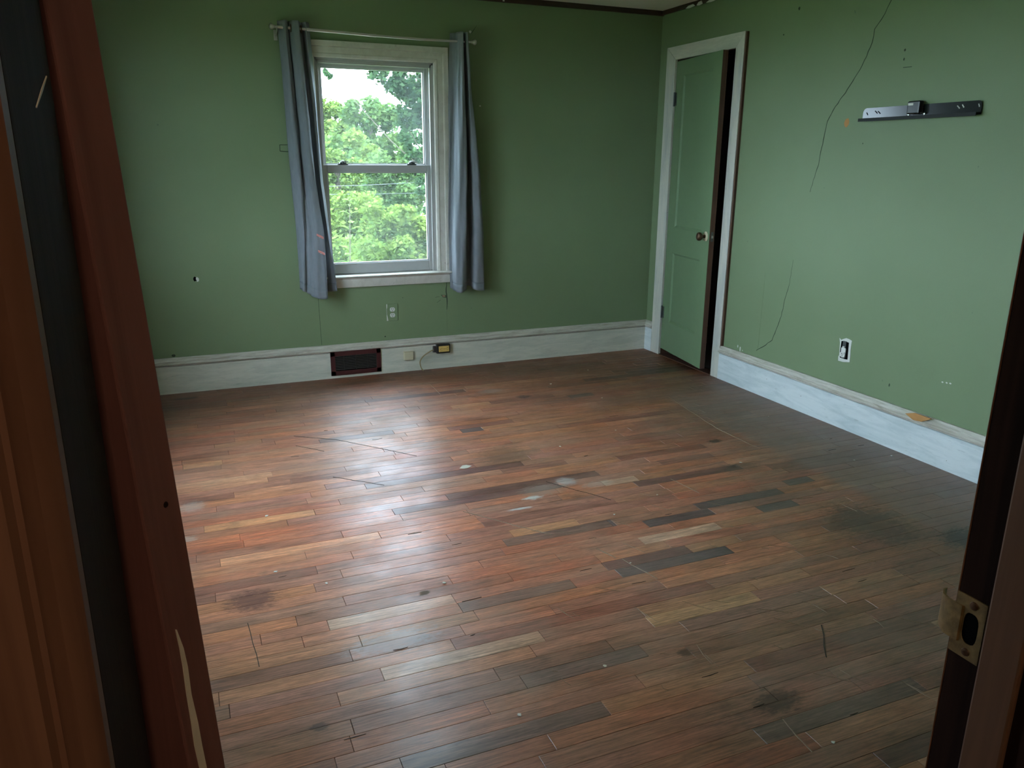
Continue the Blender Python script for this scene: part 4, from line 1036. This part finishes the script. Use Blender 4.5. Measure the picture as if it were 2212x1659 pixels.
tree('tree', base_at(850, 11.6), at(850, 370, 11.6), 0, [blob(850, 365, 11.5, .7, 1.1), blob(830, 420, 11.5, .75, 1.2), blob(870, 440, 11.5, .75, 1.2), blob(880, 390, 11.5, .7, 1.1), blob(850, 490, 11.5, .85, 1.2)], 15000, .10, M['leaf_b'], 4,
     'grey-green shrubby tree beside the yellow-green one', group=TG)
tree('bush', base_at(760, 8.4), at(760, 470, 8.4), 0, [blob(730, 480, 8.4, .6, 1), blob(790, 470, 8.4, .6, 1), blob(760, 530, 8.4, .8, 1.2), blob(705, 550, 8.4, .7, 1), blob(820, 540, 8.4, .7, 1)], 11000, .085, M['leaf_a'], 5,
     'bright yellow-green bush low outside the window', cat='bush', group='bushes outside the window')
tree('bush', base_at(870, 6.2), at(870, 500, 6.2), 0, [blob(850, 480, 6.2, .5, 1), blob(890, 510, 6.2, .5, 1), blob(860, 550, 6.2, .6, 1.1), blob(920, 560, 6.2, .6, 1), blob(810, 590, 6.2, .7, 1)], 11000, .08, M['leaf_a'], 6,
     'bright green bush in front of the vine-dark tree', cat='bush', group='bushes outside the window')
tree('tree', base_at(960, 9.2), at(955, 330, 9.2), 0, [blob(925, 400, 9.2, .34, 1), blob(932, 460, 9.2, .38, 1), blob(925, 350, 9.2, .36, 1), blob(932, 530, 9.2, .4, 1), blob(932, 290, 9.2, .4, 1)], 9000, .075, M['leaf_c'], 7,
     'dark narrow tree covered in leaves beside the bushes', group=TG)
for i, (px, Y) in enumerate(((470, 31), (810, 31), (1150, 31))):
    c = at(px, 400, Y)
    tree('tree', (c.x, Y, GZ), (c.x, Y, 0), 0, [((c.x, Y, -.6), (2.2, 1.6, 2.0), 1), ((c.x - 1.0, Y, .2), (1.7, 1.4, 1.5), 1), ((c.x + 1.1, Y, -.2), (1.7, 1.4, 1.5), 1)], 6000, .20, M['leaf_b'], 20 + i,
         'far leafy tree closing the view behind the shrubs', group='far trees outside')
for i, (px, Y, lab) in enumerate(((560, 18.6, 'broad leafy tree nearer the house than the far trees'), (1040, 17, 'spreading leafy tree behind the dark narrow one'))):
    c = at(px, 400, Y)
    tree('tree', (c.x, Y, GZ), (c.x, Y, .5), 0, [((c.x, Y, -.4), (1.4, 1.2, 1.7), 1), ((c.x - .5, Y, 1.0), (1.1, 1.0, 1.1), 1), ((c.x + .5, Y, .8), (1.0, 1.0, 1.1), 1)], 9000, .13, M['leaf_b'], 40 + i, lab, group=TG)
# dark overhanging branches: a near tree whose trunk stands right of the window
nb = []
for px, py, r_, w in ((880, 165, .36, 1.6), (895, 195, .3, 1.3), (860, 170, .22, .9), (890, 250, .2, 1.0), (905, 215, .26, 1.2), (850, 158, .17, .6), (812, 155, .10, .3), (880, 230, .15, .7), (900, 270, .22, 1.2), (882, 300, .14, .6), (905, 325, .20, .9), (835, 180, .06, .15), (868, 205, .08, .25), (893, 345, .10, .35), (705, 150, .08, .18), (940, 180, .5, 1.5), (950, 290, .4, 1.2), (780, 130, .35, .8), (700, 120, .3, .6)):
    c = at(px, py, 4.6); nb.append((c, (r_, r_ * 1.2, r_), w))
br = at(1040, 344, 4.6)
tree('tree', (br.x, 4.6, GZ), (br.x - .1, 4.6, 3.0), 0, nb, 9500, .068, M['leaf_c'], 9, 'dark overhanging tree with leaves hanging across the sky', droop=.3, shell=.2, trunk_r=.12, bs=.22, group=TG)
# sapling shoot close to the glass
sb = at(757, 700, 1.6); st = at(755, 432, 1.6)
sap = empty('sapling', (sb.x, 1.6, GZ), 'young sapling with paired pointed leaves close to the window', 'sapling')
MB().tube([(sb.x, 1.6, GZ), (sb.x + .01, 1.6, -1), sb, at(756, 520, 1.6), st], [.02, .014, .008, .005, .003], 8).build('stem', M['bark'], sap, smooth=True)
lm = None
def leaf_mesh():
    N_ = 7; vs, fs = [], []
    for i in range(N_):
        t_ = i / (N_ - 1); w_ = .24 * math.sin(math.pi * t_ ** .8) * (1 - .25 * t_) + .004; z_ = .16 * math.sin(t_ * 2.2) - .20 * t_ * t_
        vs += [(t_, -w_, z_ + .05 * w_ / .24), (t_, 0, z_), (t_, w_, z_ + .05 * w_ / .24)]
    for i in range(N_ - 1):
        a = i * 3; fs += [(a, a + 1, a + 4, a + 3), (a + 1, a + 2, a + 5, a + 4)]
    me = bpy.data.meshes.new('leaf'); me.from_pydata(vs, [], fs); me.materials.append(M['leaf_d'])
    me.polygons.foreach_set('use_smooth', [True] * len(me.polygons)); return me
lm = leaf_mesh()
for i, (py, L) in enumerate(((434, .075), (446, .06), (464, .105), (482, .11), (497, .12), (516, .12), (535, .12), (552, .11), (570, .12), (590, .12))):
    c = at(756, py, 1.6)
    for s in (0, 1):
        o = bpy.data.objects.new('leaf', lm); COL.objects.link(o); o.parent = sap
        o.location = Vector(c) - Vector(sap.location); o.scale = (L, L, L)
        o.rotation_euler = (rnd.uniform(-.25, .25), -rnd.uniform(.05, .40), (i % 2) * 1.1 + s * math.pi + rnd.uniform(-.35, .35) + .2)
# power cables
for i, (pa, pb, Y) in enumerate((((700, 404), (905, 395), 9.95), ((700, 421), (905, 418), 9.98))):
    A, B = at(pa[0], pa[1], Y), at(pb[0], pb[1], Y); d = (B - A)
    P_ = [A + d * t_ + Vector((0, 0, .02 * (t_ - .5) ** 2)) for t_ in [k / 8 * 7 - 3 for k in range(9)]]
    tag(MB().tube(P_, .005, 6).build('power_cable', M['wire'], None, smooth=True), '%s of two thin grey power cables strung before the trees' % ('upper' if i == 0 else 'lower'), 'cable', 'power cables')
